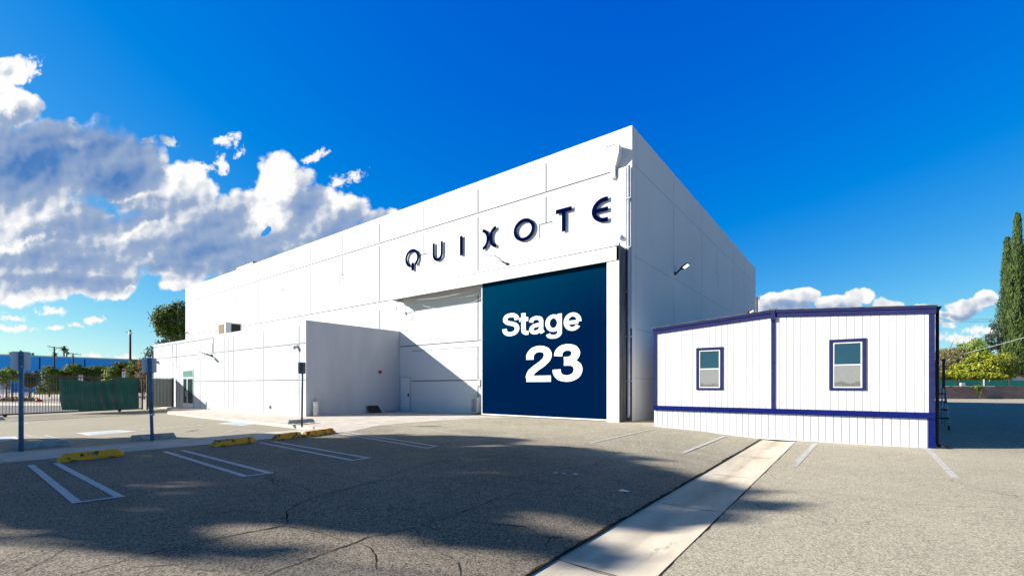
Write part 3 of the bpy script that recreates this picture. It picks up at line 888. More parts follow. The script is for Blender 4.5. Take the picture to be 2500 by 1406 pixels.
# ---- lettering: strokes of constant width along a path, extruded
def catmull(P, n=7):
    out = []
    Q = [P[0]] + list(P) + [P[-1]]
    for i in range(1, len(Q) - 2):
        p0, p1, p2, p3 = [Vector(q) for q in Q[i - 1:i + 3]]
        for k in range(n):
            t = k / n
            out.append(.5 * ((2 * p1) + (-p0 + p2) * t + (2 * p0 - 5 * p1 + 4 * p2 - p3) * t * t + (-p0 + 3 * p1 - 3 * p2 + p3) * t ** 3))
    out.append(Vector(P[-1])); return out
def arc(cx, cy, rx, ry, a0, a1, n=36):
    return [Vector((cx + rx * math.cos(R(a0 + (a1 - a0) * k / n)), cy + ry * math.sin(R(a0 + (a1 - a0) * k / n)))) for k in range(n + 1)]
def stroke(mb, path, wd, fx, fz, y0, y1, m, closed=False, cap=None):
    """ribbon of width wd (glyph units) along path; fx, fz turn glyph units into metres"""
    P = [Vector(p) for p in path]
    L = []; Rr = []
    n = len(P)
    for k in range(n):
        if closed:
            d = P[(k + 1) % n] - P[(k - 1) % n]
        else:
            d = P[min(k + 1, n - 1)] - P[max(k - 1, 0)]
        d.normalize(); nn = Vector((-d.y, d.x)) * wd / 2
        L.append(P[k] + nn); Rr.append(P[k] - nn)
    if cap:      # cut the ends along given directions: {0: dir, -1: dir}
        for k, dv in cap.items():
            d = Vector(dv).normalized() * wd / 2
            if (L[k] - Rr[k]).dot(d) < 0: d = -d
            base = P[k]
            t = (P[1] - P[0] if k == 0 else P[-1] - P[-2]).normalized()
            nn = Vector((-t.y, t.x)); sc = (wd / 2) / max(.3, abs(nn.dot(d.normalized())))
            L[k] = base + d.normalized() * sc; Rr[k] = base - d.normalized() * sc
    i = len(mb.v)
    for a, b in zip(L, Rr):
        for (q, y) in ((a, y0), (b, y0), (a, y1), (b, y1)):
            mb.v.append((fx(q.x), y, fz(q.y)))
    rng = range(n if closed else n - 1)
    for k in rng:
        a = i + 4 * k; b = i + 4 * ((k + 1) % n)
        mb.face((a + 1, a, b, b + 1), m); mb.face((a + 2, a + 3, b + 3, b + 2), m)
        mb.face((a, a + 2, b + 2, b), m); mb.face((a + 3, a + 1, b + 1, b + 3), m)
    if not closed:
        mb.face((i, i + 1, i + 3, i + 2), m); e = i + 4 * (n - 1); mb.face((e + 1, e, e + 2, e + 3), m)

GL = {
 'S': (.66, .178, [catmull([(.575, .68), (.555, .80), (.46, .885), (.33, .905), (.19, .875), (.115, .77), (.14, .65), (.25, .575), (.37, .535), (.50, .475), (.575, .375), (.575, .25), (.49, .14), (.34, .09), (.18, .125), (.10, .22), (.085, .33)])]),
 't': (.37, .170, [catmull([(.17, .93), (.17, .6), (.17, .30), (.18, .16), (.25, .09), (.36, .085)]), [(.01, .665), (.35, .665)]]),
 'a': (.59, .155, [catmull([(.085, .50), (.12, .61), (.20, .66), (.29, .67), (.40, .64), (.45, .56), (.455, .42), (.455, .18), (.48, .09), (.52, .03)]),
                   catmull([(.45, .40), (.33, .375), (.18, .335), (.10, .24), (.115, .13), (.20, .075), (.32, .085), (.42, .16), (.455, .26)])]),
 'g': (.64, .155, [arc(.295, .385, .205, .275, 0, 360, 32), catmull([(.51, .74), (.51, .4), (.51, .05), (.49, -.08), (.40, -.155), (.28, -.165), (.16, -.14), (.11, -.045)])]),
 'e': (.60, .152, [[(.10, .345), (.49, .345)], arc(.30, .37, .215, .285, -2, 325, 40)]),
 '2': (.60, .17, [catmull([(.11, .62), (.12, .76), (.20, .87), (.31, .905), (.44, .87), (.50, .76), (.48, .63), (.38, .50), (.24, .38), (.13, .25), (.095, .10)]), [(.03, .09), (.57, .09)]]),
 '3': (.60, .17, [catmull([(.12, .68), (.14, .80), (.21, .88), (.31, .905), (.42, .87), (.475, .77), (.455, .66), (.38, .585), (.24, .57)]),
                  catmull([(.24, .51), (.40, .50), (.50, .42), (.52, .29), (.47, .165), (.37, .10), (.27, .09), (.16, .13), (.10, .23), (.09, .33)])]),
}
def word(txt, x0, x1, zb, h, y, m, name, parent, adv=1.0):
    tot = sum(GL[c][0] for c in txt) - .06
    sx = (x1 - x0) / tot; cur = x0; out = []
    for c in txt:
        wd_, sw_, strokes = GL[c]
        mb = MB()
        for k, p in enumerate(strokes):
            cap = None
            stroke(mb, p, sw_, lambda v, c0=cur: c0 + v * sx, lambda v: zb + v * h, y - .004 - .002 * k, y + .002, m, closed=False)
        cur += wd_ * sx
        mb.build(name, parent)
word('Stage', -14.83, -10.22, 4.40, 1.20, DY, M['white_vinyl'], 'letter', door)
word('23', -13.36, -10.27, 2.0, 1.82, DY, M['white_vinyl'], 'letter', door)

# ---- the seven navy letters standing off the wall
sign = thing('wall_lettering', 'seven spaced navy capital letters standing off the upper white wall', 'sign', (-16, 19.4, 10))
LY0, LY1 = WY - .10, WY - .08
def letter(fn):
    mb = MB(); fn(mb); mb.build('letter', sign)
nl = M['navy_letter']; Z0, Z1 = 9.45, 10.60; ZM = (Z0 + Z1) / 2; SWD = .195
idf = lambda v: v
def LQ(mb):
    c = (-22.72, 10.02); 
    stroke(mb, arc(c[0], c[1], .57, .50, 250, -62 , 44), SWD * .88, idf, idf, LY0, LY1, nl)
    stroke(mb, [(-22.66, 9.72), (-22.66, 9.22)], .21, idf, idf, LY0 - .003, LY1 + .003, nl)
def LU(mb):
    a, b = -20.72, -20.01
    stroke(mb, [(a, 10.6), (a, 10.2), (a, 9.9)] + arc((a + b) / 2, 9.9, (b - a) / 2, .36, 180, 360, 20)[1:] + [(b, 10.2), (b, 10.6)], SWD * .9, idf, idf, LY0, LY1, nl)
def LI(mb): stroke(mb, [(-18.40, Z0), (-18.40, Z1)], SWD * 1.05, idf, idf, LY0, LY1, nl)
def LX(mb):
    xm = -16.26
    stroke(mb, arc(xm - .50, 10.05, .40, .50, 88, -88, 24), SWD * .95, idf, idf, LY0, LY1, nl)
    stroke(mb, arc(xm + .50, 10.05, .40, .50, 92, 268, 24), SWD * .95, idf, idf, LY0 - .003, LY1 + .003, nl)
def LO(mb): stroke(mb, arc(-13.88, 10.03, .585, .50, 0, 360, 48)[:-1], SWD * .95, idf, idf, LY0, LY1, nl, closed=True)
def LT(mb):
    stroke(mb, [(-11.92, 10.50), (-11.02, 10.50)], .21, idf, idf, LY0, LY1, nl)
    stroke(mb, [(-11.47, 10.394), (-11.47, Z0)], SWD * 1.05, idf, idf, LY0, LY1, nl)
def LE(mb):
    stroke(mb, [(-9.10, 10.51), (-9.25, 10.51)] + arc(-9.25, 10.03, .58, .48, 90, 270, 28)[1:] + [(-9.10, 9.55)], .205, idf, idf, LY0, LY1, nl)
    stroke(mb, [(-9.72, 10.04), (-9.10, 10.04)], .19, idf, idf, LY0 - .003, LY1 + .003, nl)
for fn in (LQ, LU, LI, LX, LO, LT, LE): letter(fn)

# service door of the hall
s = MB()
s.box(-24.00, -22.92, WY - .03, WY, .15, 2.42, M['annex_white'])
fr = s.build('service_door', bld); fr['label'] = 'plain white single door in the wall shadow'
s = MB(); s.box(-23.90, -23.02, WY - .045, WY - .032, .17, 2.33, M['steel_white']); s.build('door_leaf', fr)
s = MB(); s.box(-23.16, -23.06, WY - .07, WY - .047, 1.12, 1.32, M['black']); s.beam((-23.2, WY - .1, 1.2), (-23.06, WY - .1, 1.2), .03, .03, M['black']); s.build('handle', fr)

# ------------------------------------------------------------------ annex
AY, AX, AL = 13.18, -24.03, -49.6
ann = thing('annex_building', 'low white annex with an upright parapet standing before the tall white hall', 'building', (-36, 13.18, .12))
w = MB(); wm = M['annex_white']
def at_(x): return 5.46 - .02 * (x - AL) / 25
w.hexa([(AL, AY, -.2), (AX, AY, -.2), (AX, AY + .2, -.2), (AL, AY + .2, -.2), (AL, AY, 5.44), (AX, AY, 5.42), (AX, AY + .2, 5.42), (AL, AY + .2, 5.44)], wm)
w.box(AX - .2, AX, AY + .2, WY - .003, -.2, 5.42, wm)
w.box(AL, AL + .2, AY + .2, WY + 8, -.2, 5.44, wm)
w.box(AL, WL - .01, WY + 7.8, WY + 8, -.2, 5.4, wm)
def vs2(x, z0, z1, m=SE, wd=.04): w.box(x - wd / 2, x + wd / 2, AY - .006, AY + .02, z0, z1, m)
def hs2(x0, x1, z, m=SE, wd=.035): w.box(x0, x1, AY - .006, AY + .02, z - wd / 2, z + wd / 2, m)
hs2(AL, -36.6, 5.22, SE, .04); hs2(AL, AX - .02, 4.16); hs2(-42.9, AX - .02, 2.14); hs2(AL, -43.5, 2.14, SS)
for x in (-48.9, -44.81, -43.22): vs2(x, 2.2, 4.12, SE, .03); vs2(x, 4.2, 5.2, SE, .03); vs2(x, .1, 2.1, SE, .03)
vs2(-44.05, 2.2, 5.2, SE, .05)
for x in (-38.99, -34.69, -33.96, -33.22, -29.0, -24.75):
    d = .05 if x in (-33.96, -24.75) else .035
    vs2(x, 4.2, 5.15, SE, d); vs2(x, 2.18, 4.12, SE, d); vs2(x, .1, 2.1, SE, d)
def hs3(z, m=M['seam_shaded'], wd=.035): w.box(AX - .02, AX + .006, AY + .02, WY - .02, z - wd / 2, z + wd / 2, m)
hs3(4.15); hs3(2.14)
w.box(AX - .02, AX + .007, AY + .20, AY + .23, .1, 5.4, M['seam_shaded'])
w.build('wall', ann)
r = MB(); r.box(AL + .2, AX - .2, AY + .2, WY - .01, 4.7, 4.8, M['roof']); r.box(AL + .2, WL - .02, WY, WY + 7.8, 4.7, 4.8, M['roof']); r.build('roof', ann)
# glazed entrance
ex0, ex1 = -42.45, -40.25
e = MB(); yy = AY - .03; al = M['alu']
e.box(ex0, ex0 + .09, yy, AY, .12, 3.08, al); e.box(ex1 - .09, ex1, yy, AY, .12, 3.08, al)
e.box(ex0 + .09, ex1 - .09, yy, AY, 2.98, 3.08, al); e.box(ex0 + .09, ex1 - .09, yy - .003, AY, 2.36, 2.48, al)
e.box(ex0 + .85, ex0 + 1.0, yy - .003, AY, .47, 2.36, al)
e.box(ex0 + .09, ex1 - .09, yy - .003, AY, .12, .47, M['signback'])
ent = e.build('entrance_door', ann); ent['label'] = 'narrow glazed double door with a transom'
e = MB(); e.box(ex0 + .09, ex1 - .09, AY - .012, AY - .002, 2.48, 2.98, M['glass_teal']); e.build('transom', ent)
for a, b in ((ex0 + .09, ex0 + .85), (ex0 + 1.0, ex1 - .09)):
    e = MB(); e.box(a, b, AY - .012, AY - .002, .47, 2.36, M['glass_dark']); e.build('glass', ent)
for x in (ex0 + .8, ex0 + 1.08):
    e = MB(); e.tube([(x, yy - .03, 1.0), (x, yy - .07, 1.02), (x, yy - .07, 1.38), (x, yy - .03, 1.4)], .018, M['alu'], 6); e.build('handle', ent)
# conduit runs on the annex front
e = MB()
for pts in ([(-36.6, AY - .03, 5.2), (-36.6, AY - .03, 4.2)],):
    e.tube(pts, .025, M['galv'], 6)
e.build('conduit', ann)
for x, zz in ((-44.7, 3.5), (-43.8, 3.3)):
    e = MB()
    pts = [(x - .1, AY - .02, 5.2)] + [(x - .1 + .02 * k, AY - .03, 5.2 - (5.2 - zz) * k / 6) for k in range(1, 6)] + [(x + .1 * k, AY - .03, zz - .1 + .1 * abs(k - 1.5)) for k in range(4)]
    e.tube(pts, .012, M['signback'], 5); e.build('hanging_cable', ann)

# ------------------------------------------------------------------ things fixed to the walls
def wall_lamp(name, label, base, tip, size, facing, body='dark_steel'):
    """LED area light: arm from the wall to a flat tapered head"""
    base = Vector(base); tip = Vector(tip)
    t = thing('wall_lamp', label, 'lamp', base, 'area lights on the walls')
    d = (tip - base)
    k = base.lerp(tip, .42)
    n = Vector(facing)
    a = MB()
    a.tube([base, base + n * .08], .09, M['black'], 10)
    a.tube([base + n * .08, k], .045, M['black'], 8)
    a.build('arm', t)
    # head
    dd = d.normalized(); side = dd.cross(Vector((0, 0, 1))).normalized(); up = side.cross(dd)
    h = MB(); wv = size
    def cs(p, w_, t_): return [p - side * w_ - up * t_, p + side * w_ - up * t_, p + side * w_ + up * t_, p - side * w_ + up * t_]
    secs = [cs(k, wv * .35, .05), cs(k.lerp(tip, .3), wv * .8, .06), cs(k.lerp(tip, .9), wv, .035), cs(tip, wv * .8, .025)]
    i = len(h.v)
    for s_ in secs: h.v += [tuple(q) for q in s_]
    for q in range(3):
        for j in range(4):
            h.face((i + 4 * q + j, i + 4 * q + (j + 1) % 4, i + 4 * q + 4 + (j + 1) % 4, i + 4 * q + 4 + j), M[body])
    h.face((i + 3, i + 2, i + 1, i), M['dark_steel']); h.face((i + 12, i + 13, i + 14, i + 15), M['dark_steel'])
    h.build('head', t)
    a0 = k.lerp(tip, .38); b0 = k.lerp(tip, .92)
    for u, v in ((0, .46), (.54, 1)):
        l = MB()
        p = a0.lerp(b0, u); q = a0.lerp(b0, v); off = -up * .07
        l.hexa([p - side * wv * .7 + off, p + side * wv * .7 + off, q + side * wv * .7 + off, q - side * wv * .7 + off,
                p - side * wv * .7 + off + up * .02, p + side * wv * .7 + off + up * .02, q + side * wv * .7 + off + up * .02, q - side * wv * .7 + off + up * .02], M['led'])
        l.build('led_panel', t)
    return t
y_, z_ = onX(WX, 1647, 668)
wall_lamp('', 'black lamp with lit white panels, high on the shaded side wall', (WX, y_, z_), (WX + .78, y_ - .12, z_ + .42), .15, (1, 0, 0))
y_, z_ = onX(WX, 1816, 770)
wall_lamp('', 'distant lit lamp on the side wall just above the trailer roof', (WX, y_, z_), (WX + .78, y_ - .12, z_ + .42), .15, (1, 0, 0))
x_, z_ = onY(WY, 1236, 646)
wall_lamp('', 'pale lamp on an arm above the navy sliding door', (x_ + .1, WY, z_ + .0), (x_ - .12, WY - 1.1, z_ + .24), .17, (0, -1, 0), 'signback')
x_, z_ = onY(AY, 518, 868)
wall_lamp('', 'lamp on the low annex wall at the end of a thin conduit', (x_, AY, z_), (x_ - .1, AY - .85, z_ + .18), .17, (0, -1, 0), 'signback')

def dome_cam(label, c, n, r=.13):
    c = Vector(c); n = Vector(n)
    t = thing('security_camera', label, 'camera', c, 'small wall cameras')
    a = MB(); a.tube([c, c + n * .10], .10, M['steel_white'], 12); a.build('bracket', t)
    b = MB(); q = c + n * .16 - Vector((0, 0, .05))
    b.lathe(q, [(.001, -.12), (.07, -.09), (.10, -.02), (.10, .04), (.06, .09), (.001, .10)], M['galv'], 12); b.build('dome', t)
x_, z_ = onY(AY, 726, 846); dome_cam('small white dome camera near the upper right corner of the annex front', (x_, AY, z_), (0, -1, 0))
x_, z_ = onY(WY, 1519, 580); dome_cam('small white dome camera above the right end of the track beam', (x_, WY, z_), (0, -1, 0))
x_, z_ = onY(WY, 458, 811); dome_cam('tiny camera at the far left end of the tall wall', (x_, WY, z_), (0, -1, 0))
def strobe(label, c, n):
    c = Vector(c); n = Vector(n); sd = n.cross(Vector((0, 0, 1)))
    t = thing('fire_alarm', label, 'alarm', c, 'red alarm boxes')
    a = MB(); p = c; q = c + n * .12
    a.beam(c + n * .0, c + n * .05, .2, .26, M['steel_white']); a.build('back_box', t)
    b = MB(); b.beam(c + n * .05, c + n * .16, .17, .2, M['red']); b.build('horn', t)
y_, z_ = onX(AX, 926, 908); strobe('red alarm box on the shaded side of the annex', (AX, y_, z_), (1, 0, 0))
x_, z_ = onY(AY, 387, 884); strobe('red alarm box on the sunlit annex front near its left end', (x_, AY, z_), (0, -1, 0))
x_, z_ = onY(AY, 660, 993)
a = MB(); a.box(x_ - .1, x_ + .06, AY - .09, AY, z_ - .08, z_ + .1, M['galv'])
tag(a.build('outlet_box', loc=(x_, AY, z_), bevel=.01), 'small grey outlet box low on the annex front', 'outlet')
x_, z_ = onY(WY, 1171, 935)
a = MB(); a.box(x_ - .1, x_ + .1, WY - .08, WY, z_ - .16, z_ + .16, M['galv']); a.tube([(x_, WY - .04, z_ - .16), (x_, WY - .04, z_ - .35)], .02, M['galv'], 6)
tag(a.build('switch_box', loc=(x_, WY, z_), bevel=.01), 'grey switch box on the wall beside the navy door', 'switch box')
# white cabinet with a pipe by the door foot
t = thing('hose_cabinet', 'white open-fronted cabinet with a pipe at the foot of the navy door', 'cabinet', (-17.2, WY, .3))
a = MB()
a.box(-17.5, -17.46, WY - .38, WY, .3, 1.15, M['steel_white']); a.box(-16.94, -16.90, WY - .38, WY, .3, 1.15, M['steel_white'])
a.box(-17.46, -16.94, WY - .38, WY - .01, .3, .34, M['steel_white']); a.box(-17.46, -16.94, WY - .30, WY - .01, 1.11, 1.15, M['steel_white'])
a.box(-17.46, -16.94, WY - .03, WY - .003, .34, 1.11, M['steel_white'])
a.build('case', t)
a = MB(); a.tube([(-17.35, WY - .2, 1.0), (-17.35, WY - .2, .55), (-17.2, WY - .2, .42), (-17.05, WY - .2, .55), (-17.05, WY - .2, 1.05)], .03, M['galv'], 8); a.build('pipe', t)
a = MB(); a.tube([(-17.08, WY - .24, 1.02), (-16.98, WY - .24, 1.02)], .04, M['red'], 8); a.build('valve', t)
# cables under the beam
def sag(a, b, d, n=14):
    a = Vector(a); b = Vector(b)
    return [a.lerp(b, k / n) - Vector((0, 0, d * 4 * (k / n) * (1 - k / n))) for k in range(n + 1)]
for lab, a_, b_, dd, rr in (('upper white cable sagging under the beam toward the navy door', (-22.9, WY - .7, 7.28), (-16.3, WY - .6, 7.25), .22, .009),
                       ('middle white cable under the beam, nearly straight', (-20.8, WY - .4, 7.15), (-16.3, WY - .4, 6.95), .12, .011),
                       ('lower thin cable drooping in a wide curve across the sunlit wall', (-21.9, WY - .3, 7.0), (-16.3, WY - .3, 6.85), .55, .009)):
    m_ = MB(); m_.tube(sag(a_, b_, dd), rr, M['steel_white'], 5)
    tag(m_.build('cable', loc=a_), lab, 'cable', 'cables under the track beam')
m_ = MB()
m_.tube([(-24.1, WY - .5, 7.75), (-24.15, WY - .5, 7.2), (-24.0, WY - .5, 6.65), (-23.75, WY - .5, 6.45), (-23.45, WY - .5, 6.55), (-23.25, WY - .5, 6.95), (-23.2, WY - .5, 7.33)], .018, M['signback'], 6)
m_.tube([(-23.9, WY - .4, 6.85), (-23.5, WY - .4, 6.85), (-23.15, WY - .4, 6.95), (-22.95, WY - .4, 7.33)], .02, M['signback'], 6)
m_.box(-24.0, -23.88, WY - .45, WY - .35, 6.78, 6.92, M['galv'])
m_.box(-24.12, -23.98, WY - .62, WY - .38, 7.45, 7.9, M['galv'])
m_.box(-23.6, -23.35, WY - .7, WY - .4, 7.22, 7.33, M['galv'])
tag(m_.build('cable_loop', loc=(-23.8, WY, 7.3)), 'looped cables hanging from the left end of the track beam', 'cable')

# buckets, door mat, cable end by the annex side
def bucket(label, x, y, z, handle_up):
    t = thing('bucket', label, 'bucket', (x, y, z), 'white buckets by the annex corner')
    b = MB(); b.lathe((x, y, z), [(.001, .0), (.135, .0), (.155, .36), (.165, .36), (.165, .40), (.155, .405), (.001, .405)], M['bucket'], 20); b.build('tub', t)
    h = MB()
    if handle_up: pts = [(x + .16 * math.cos(R(q)), y - .05, z + .40 + .19 * math.sin(R(q))) for q in range(0, 181, 20)]
    else: pts = [(x + .165 * math.cos(R(q)), y - .17, z + .32 - .14 * math.sin(R(q))) for q in range(0, 181, 20)]
    h.tube(pts, .006, M['dark_steel'], 5); h.build('handle', t)
bucket('lower white bucket, standing on the concrete by the annex corner', AX + .22, 13.62, .125, False)
bucket('upper white bucket with raised handle, stacked on the other one', AX + .22, 13.62, .53, True)
m_ = MB(); m_.hexa([(AX + .30, 17.1, .125), (AX + .34, 17.1, .125), (AX + .34, 18.0, .125), (AX + .30, 18.0, .125),
                    (AX + .04, 17.05, .58), (AX + .08, 17.05, .58), (AX + .08, 17.85, .58), (AX + .04, 17.85, .58)], M['black'])
tag(m_.build('floor_mat', loc=(AX + .2, 17.5, .125), bevel=.01), 'black rubber block leaning against the shaded annex side', 'mat')
m_ = MB(); m_.tube([(AX + .05, 18.4, .2), (AX + .2, 18.5, .16), (AX + .25, 18.8, .15), (AX + .12, 19.1, .15)], .025, M['dark_steel'], 6)
tag(m_.build('cable_end', loc=(AX + .2, 18.7, .15)), 'short grey cable stub on the ground near the annex corner', 'cable')

# roof equipment
t = thing('rooftop_unit', 'air conditioning unit with brown louvers on the annex roof', 'air conditioner', (-34.5, 15, 4.8))
hy = 14.9
xa, zt_ = onY(hy, 533, 789); xb, _ = onY(hy, 551, 789); zb_ = onY(hy, 540, 813)[1]
depth = onX(xb, 590, 800)[0] - hy
zt_ = onY(hy, 548, 788)[1]
a = MB(); a.box(xa, xb, hy, hy + depth, 4.8, zt_, M['hvac']); a.build('cabinet', t)
a = MB(); a.box(xa + .08, xb - .28, hy - .02, hy - .002, zt_ - .85, zt_ - .08, M['louver']); a.build('louver', t)
a = MB(); a.box(xb + .002, xb + .02, hy + .4, hy + depth - .1, zt_ - .85, zt_ - .06, M['louver_dark']); a.build('grille', t)
a = MB(); a.box(xa - .03, xb + .03, hy - .03, hy + depth + .03, zt_, zt_ + .03, M['hvac']); a.build('lid', t)
ry = 24
xa, z1_ = onY(ry, 578, 655); xb, z2_ = onY(ry, 617, 639)
a = MB(); a.box(xa, xb, ry, ry + 3, 12.6, (z1_ + z2_) / 2, M['beige']); a.box(xb - .3, xb + .02, ry - .01, ry + 3.01, (z1_ + z2_) / 2 + .003, (z1_ + z2_) / 2 + .12, M['dark_steel'])
tag(a.build('roof_hatch', loc=(xa, ry, 12.6)), 'beige box peeking over the roof edge of the tall hall', 'roof box')

# ------------------------------------------------------------------ office trailer
TY, TX0, TX1, TM = 17.8, -6.31, 1.89, -2.18
TB = 38.0
tr = thing('office_trailer', 'white office trailer with indigo trim and two small windows', 'trailer', (-2, 17.8, .1))
def trz(x):      # roof line
    return 4.06 + (4.37 - 4.06) * (x - TX0) / (TM - TX0) if x < TM else 4.09 + (4.37 - 4.09) * (TX1 - x) / (TX1 - TM)
b = MB(); sd = M['siding']
n_ = 16
b.prism([(TX0, .98), (TX1, .98), (TX1, trz(TX1) - .05), (TM, trz(TM) - .05), (TX0, trz(TX0) - .05)], TY, TB, sd)
x = TX0 + .25; k = 0
while x < TX1 - .1:
    hard = (k % 6 == 4)
    b.box(x - .006, x + .006, TY - .002, TY + .01, 1.0, trz(x) - .2, M['groove'] if hard else M['groove_soft'])
    x += .2032; k += 1
b.build('wall', tr)
s = MB()
xsg = [TX0, -5.4, -4.5, -3.5, -2.56, -2.04, -1.5, -.6, .2, 1.0, TX1 - .14]
base = [gz(TX0) - .01, .155, .11, .02, -.035, -.03, -.03, -.025, -.02, -.012, -.01]
for k in range(len(xsg) - 1):
    a_, c_ = xsg[k], xsg[k + 1]
    s.hexa([(a_, TY + .02, base[k]), (c_, TY + .02, base[k + 1]), (c_, TY + .06, base[k + 1]), (a_, TY + .06, base[k]),
            (a_, TY + .02, .98), (c_, TY + .02, .98), (c_, TY + .06, .98), (a_, TY + .06, .98)], sd)
x = TX0 + .12
while x < TX1 - .15:
    s.box(x - .007, x + .007, TY + .015, TY + .03, gz(x) + .02 if x < -3 else .0, .86, M['groove']); x += .2032
s.box(TX0, TX0 + .04, TY + .06, TB, -.1, .98, sd); s.box(TX1 - .05, TX1 - .01, TY + .06, TB, -.1, .98, sd); s.box(TX0, TX1, TB - .05, TB, -.1, .98, sd)
s.build('skirting', tr)
s = MB(); s.box(TX0 - .02, TX1 + .0, TY - .045, TY + .03, .85, 1.03, M['belt']); s.box(TX0 - .02, TX0 + .02, TY + .03, TB, .85, 1.03, M['belt'])
s.build('belt_board', tr)
tm = M['trim']
def fas(xa, xb, za, zb, name):
    f = MB()
    f.hexa([(xa, TY - .04, za - .22), (xb, TY - .04, zb - .22), (xb, TY, zb - .22), (xa, TY, za - .22), (xa, TY - .04, za), (xb, TY - .04, zb), (xb, TY, zb), (xa, TY, za)], tm)
    f.hexa([(xa, TY - .07, za - .07), (xb, TY - .07, zb - .07), (xb, TY - .042, zb - .07), (xa, TY - .042, za - .07), (xa, TY - .07, za + .01), (xb, TY - .07, zb + .01), (xb, TY - .042, zb + .01), (xa, TY - .042, za + .01)], tm)
    return f.build(name, tr)
fas(TX0 - .03, TM - .07, 4.06, 4.36, 'fascia'); fas(TM + .07, TX1 + .03, 4.36, 4.10, 'fascia')
for xa, xb in ((TX0 - .01, TX0 + .11), (TX1 - .13, TX1 + .0), (TM - .06, TM + .06)):
    f = MB(); f.box(xa, xb, TY - .03, TY, 1.03, trz((xa + xb) / 2) - .22, tm); f.build('corner_board', tr)
f = MB(); f.box(TM - .065, TM + .065, TY - .085, TY - .0, 4.02, 4.40, tm); f.box(TM - .12, TM + .12, TY - .09, TY + .3, 4.40, 4.43, M['dark_steel']); f.build('ridge_cap', tr)
f = MB(); f.box(TX1 - .135, TX1 + .0, TY - .02, TY + .02, -.01, .85, M['belt']); f.build('corner_board', tr)
f = MB()
for xa, xb, za, zb in ((TX0 - .06, TM, 4.06, 4.37), (TM, TX1 + .06, 4.37, 4.09)):
    f.hexa([(xa, TY - .09, za + .012), (xb, TY - .09, zb + .012), (xb, TB, zb + .012), (xa, TB, za + .012), (xa, TY - .09, za + .035), (xb, TY - .09, zb + .035), (xb, TB, zb + .035), (xa, TB, za + .035)], M['dark_steel'])
f.build('roof', tr)
f = MB(); f.prism([(TX1 + .01, 3.97), (TX1 + .10, 3.97), (TX1 + .17, 4.10), (TX1 + .01, 4.10)], TY + .1, TB, M['black']); f.build('gutter', tr)
f = MB(); f.tube([(TX1 + .075, TY + .2, 4.0), (TX1 + .075, TY + .2, .16), (TX1 + .10, TY + .17, .07), (TX1 + .18, TY + .12, .05), (TX1 + .30, TY + .1, .05)], .042, M['black'], 10); f.build('downspout', tr)
def window(x0, x1, z0, z1, label):
    f = MB(); y0 = TY - .035; t_ = .10
    f.box(x0, x1, y0, TY - .001, z1 - t_, z1, tm); f.box(x0, x1, y0, TY - .001, z0, z0 + t_ * .8, tm)
    f.box(x0, x0 + t_, y0 + .003, TY - .001, z0 + t_ * .8, z1 - t_, tm); f.box(x1 - t_, x1, y0 + .003, TY - .001, z0 + t_ * .8, z1 - t_, tm)
    win = f.build('window', tr); win['label'] = label
    ix0, ix1, iz0, iz1 = x0 + t_, x1 - t_, z0 + t_ * .8, z1 - t_
    g_ = MB(); aw = .035; al = M['alu']; ya = TY - .022; zm = (iz0 + iz1) / 2
    g_.box(ix0, ix0 + aw, ya, TY - .001, iz0, iz1, al); g_.box(ix1 - aw, ix1, ya, TY - .001, iz0, iz1, al)
    g_.box(ix0 + aw, ix1 - aw, ya, TY - .001, iz1 - aw, iz1, al); g_.box(ix0 + aw, ix1 - aw, ya, TY - .001, iz0, iz0 + aw, al)
    g_.box(ix0 + aw, ix1 - aw, ya - .006, TY - .001, zm - .02, zm + .02, al)
    g_.build('frame', win)
    p = MB(); p.box(ix0 + aw, ix1 - aw, TY - .008, TY - .002, zm + .02, iz1 - aw, M['glass_sky']); p.build('pane', win)
    p = MB(); p.box(ix0 + aw, ix1 - aw, TY - .012, TY - .002, iz0 + aw, zm - .02, M['glass_frost']); p.build('pane', win)
window(-4.70, -3.77, 1.655, 3.22, 'smaller looking left window with indigo trim')
window(-.61, .33, 1.665, 3.28, 'right window with indigo trim')

# rolling stair on the far side of the trailer
LX, LY = 2.35, 24.6
t = thing('rolling_stair', 'black rolling stair with handrails behind the right corner of the trailer', 'stair', (2.6, 24.6, 0))
A = onZ(2318, 1050, 0); 
lx0, lx1 = A.x - .95, A.x - .02; ly = A.y
for k in range(4):
    z = .45 + .33 * k
    a = MB(); a.box(lx0, lx1, ly + .22 * k, ly + .22 * k + .2, z, z + .07, M['black']); st = a.build('step', t)
    if k < 3: a = MB(); a.box(lx0 + .35 + .1 * k, lx0 + .62 + .1 * k, ly + .22 * k - .004, ly + .22 * k, .47 + .33 * k, .50 + .33 * k, M['yellow_tape']); a.build('warning_tape', st)
a = MB(); a.box(lx0 - .3, lx1, ly + .88, ly + 1.8, 1.70, 1.76, M['galv']); a.build('platform', t)
for x in (lx1, lx0): a = MB(); a.tube([(x, ly, .1), (x, ly + .9, 1.7)], .025, M['galv'], 6); a.build('side_rail', t)
for y in (ly + .9, ly + 1.75): a = MB(); a.tube([(lx1, y, .1), (lx1, y, 1.7)], .03, M['galv'], 6); a.build('leg', t)
a = MB(); a.beam((lx1 - .05, ly + .9, 1.7), (lx1 - .05, ly + .9, 2.95), .09, .09, M['black']); a.build('post', t); a = MB(); a.beam((lx1 - .2, ly + 1.7, 1.7), (lx1 - .2, ly + 1.7, 2.85), .06, .06, M['black']); a.build('post', t); a = MB()
a.tube([(lx1 - .22, ly + .9, 1.7), (lx1 - .22, ly + .9, 2.75), (lx1 - .3, ly + .9, 2.85), (lx0 - .3, ly + .9, 2.85)], .03, M['black'], 6)
a.tube([(lx1 - .22, ly + .9, 2.3), (lx0 - .3, ly + .9, 2.3)], .025, M['black'], 6)
a.build('handrail', t)
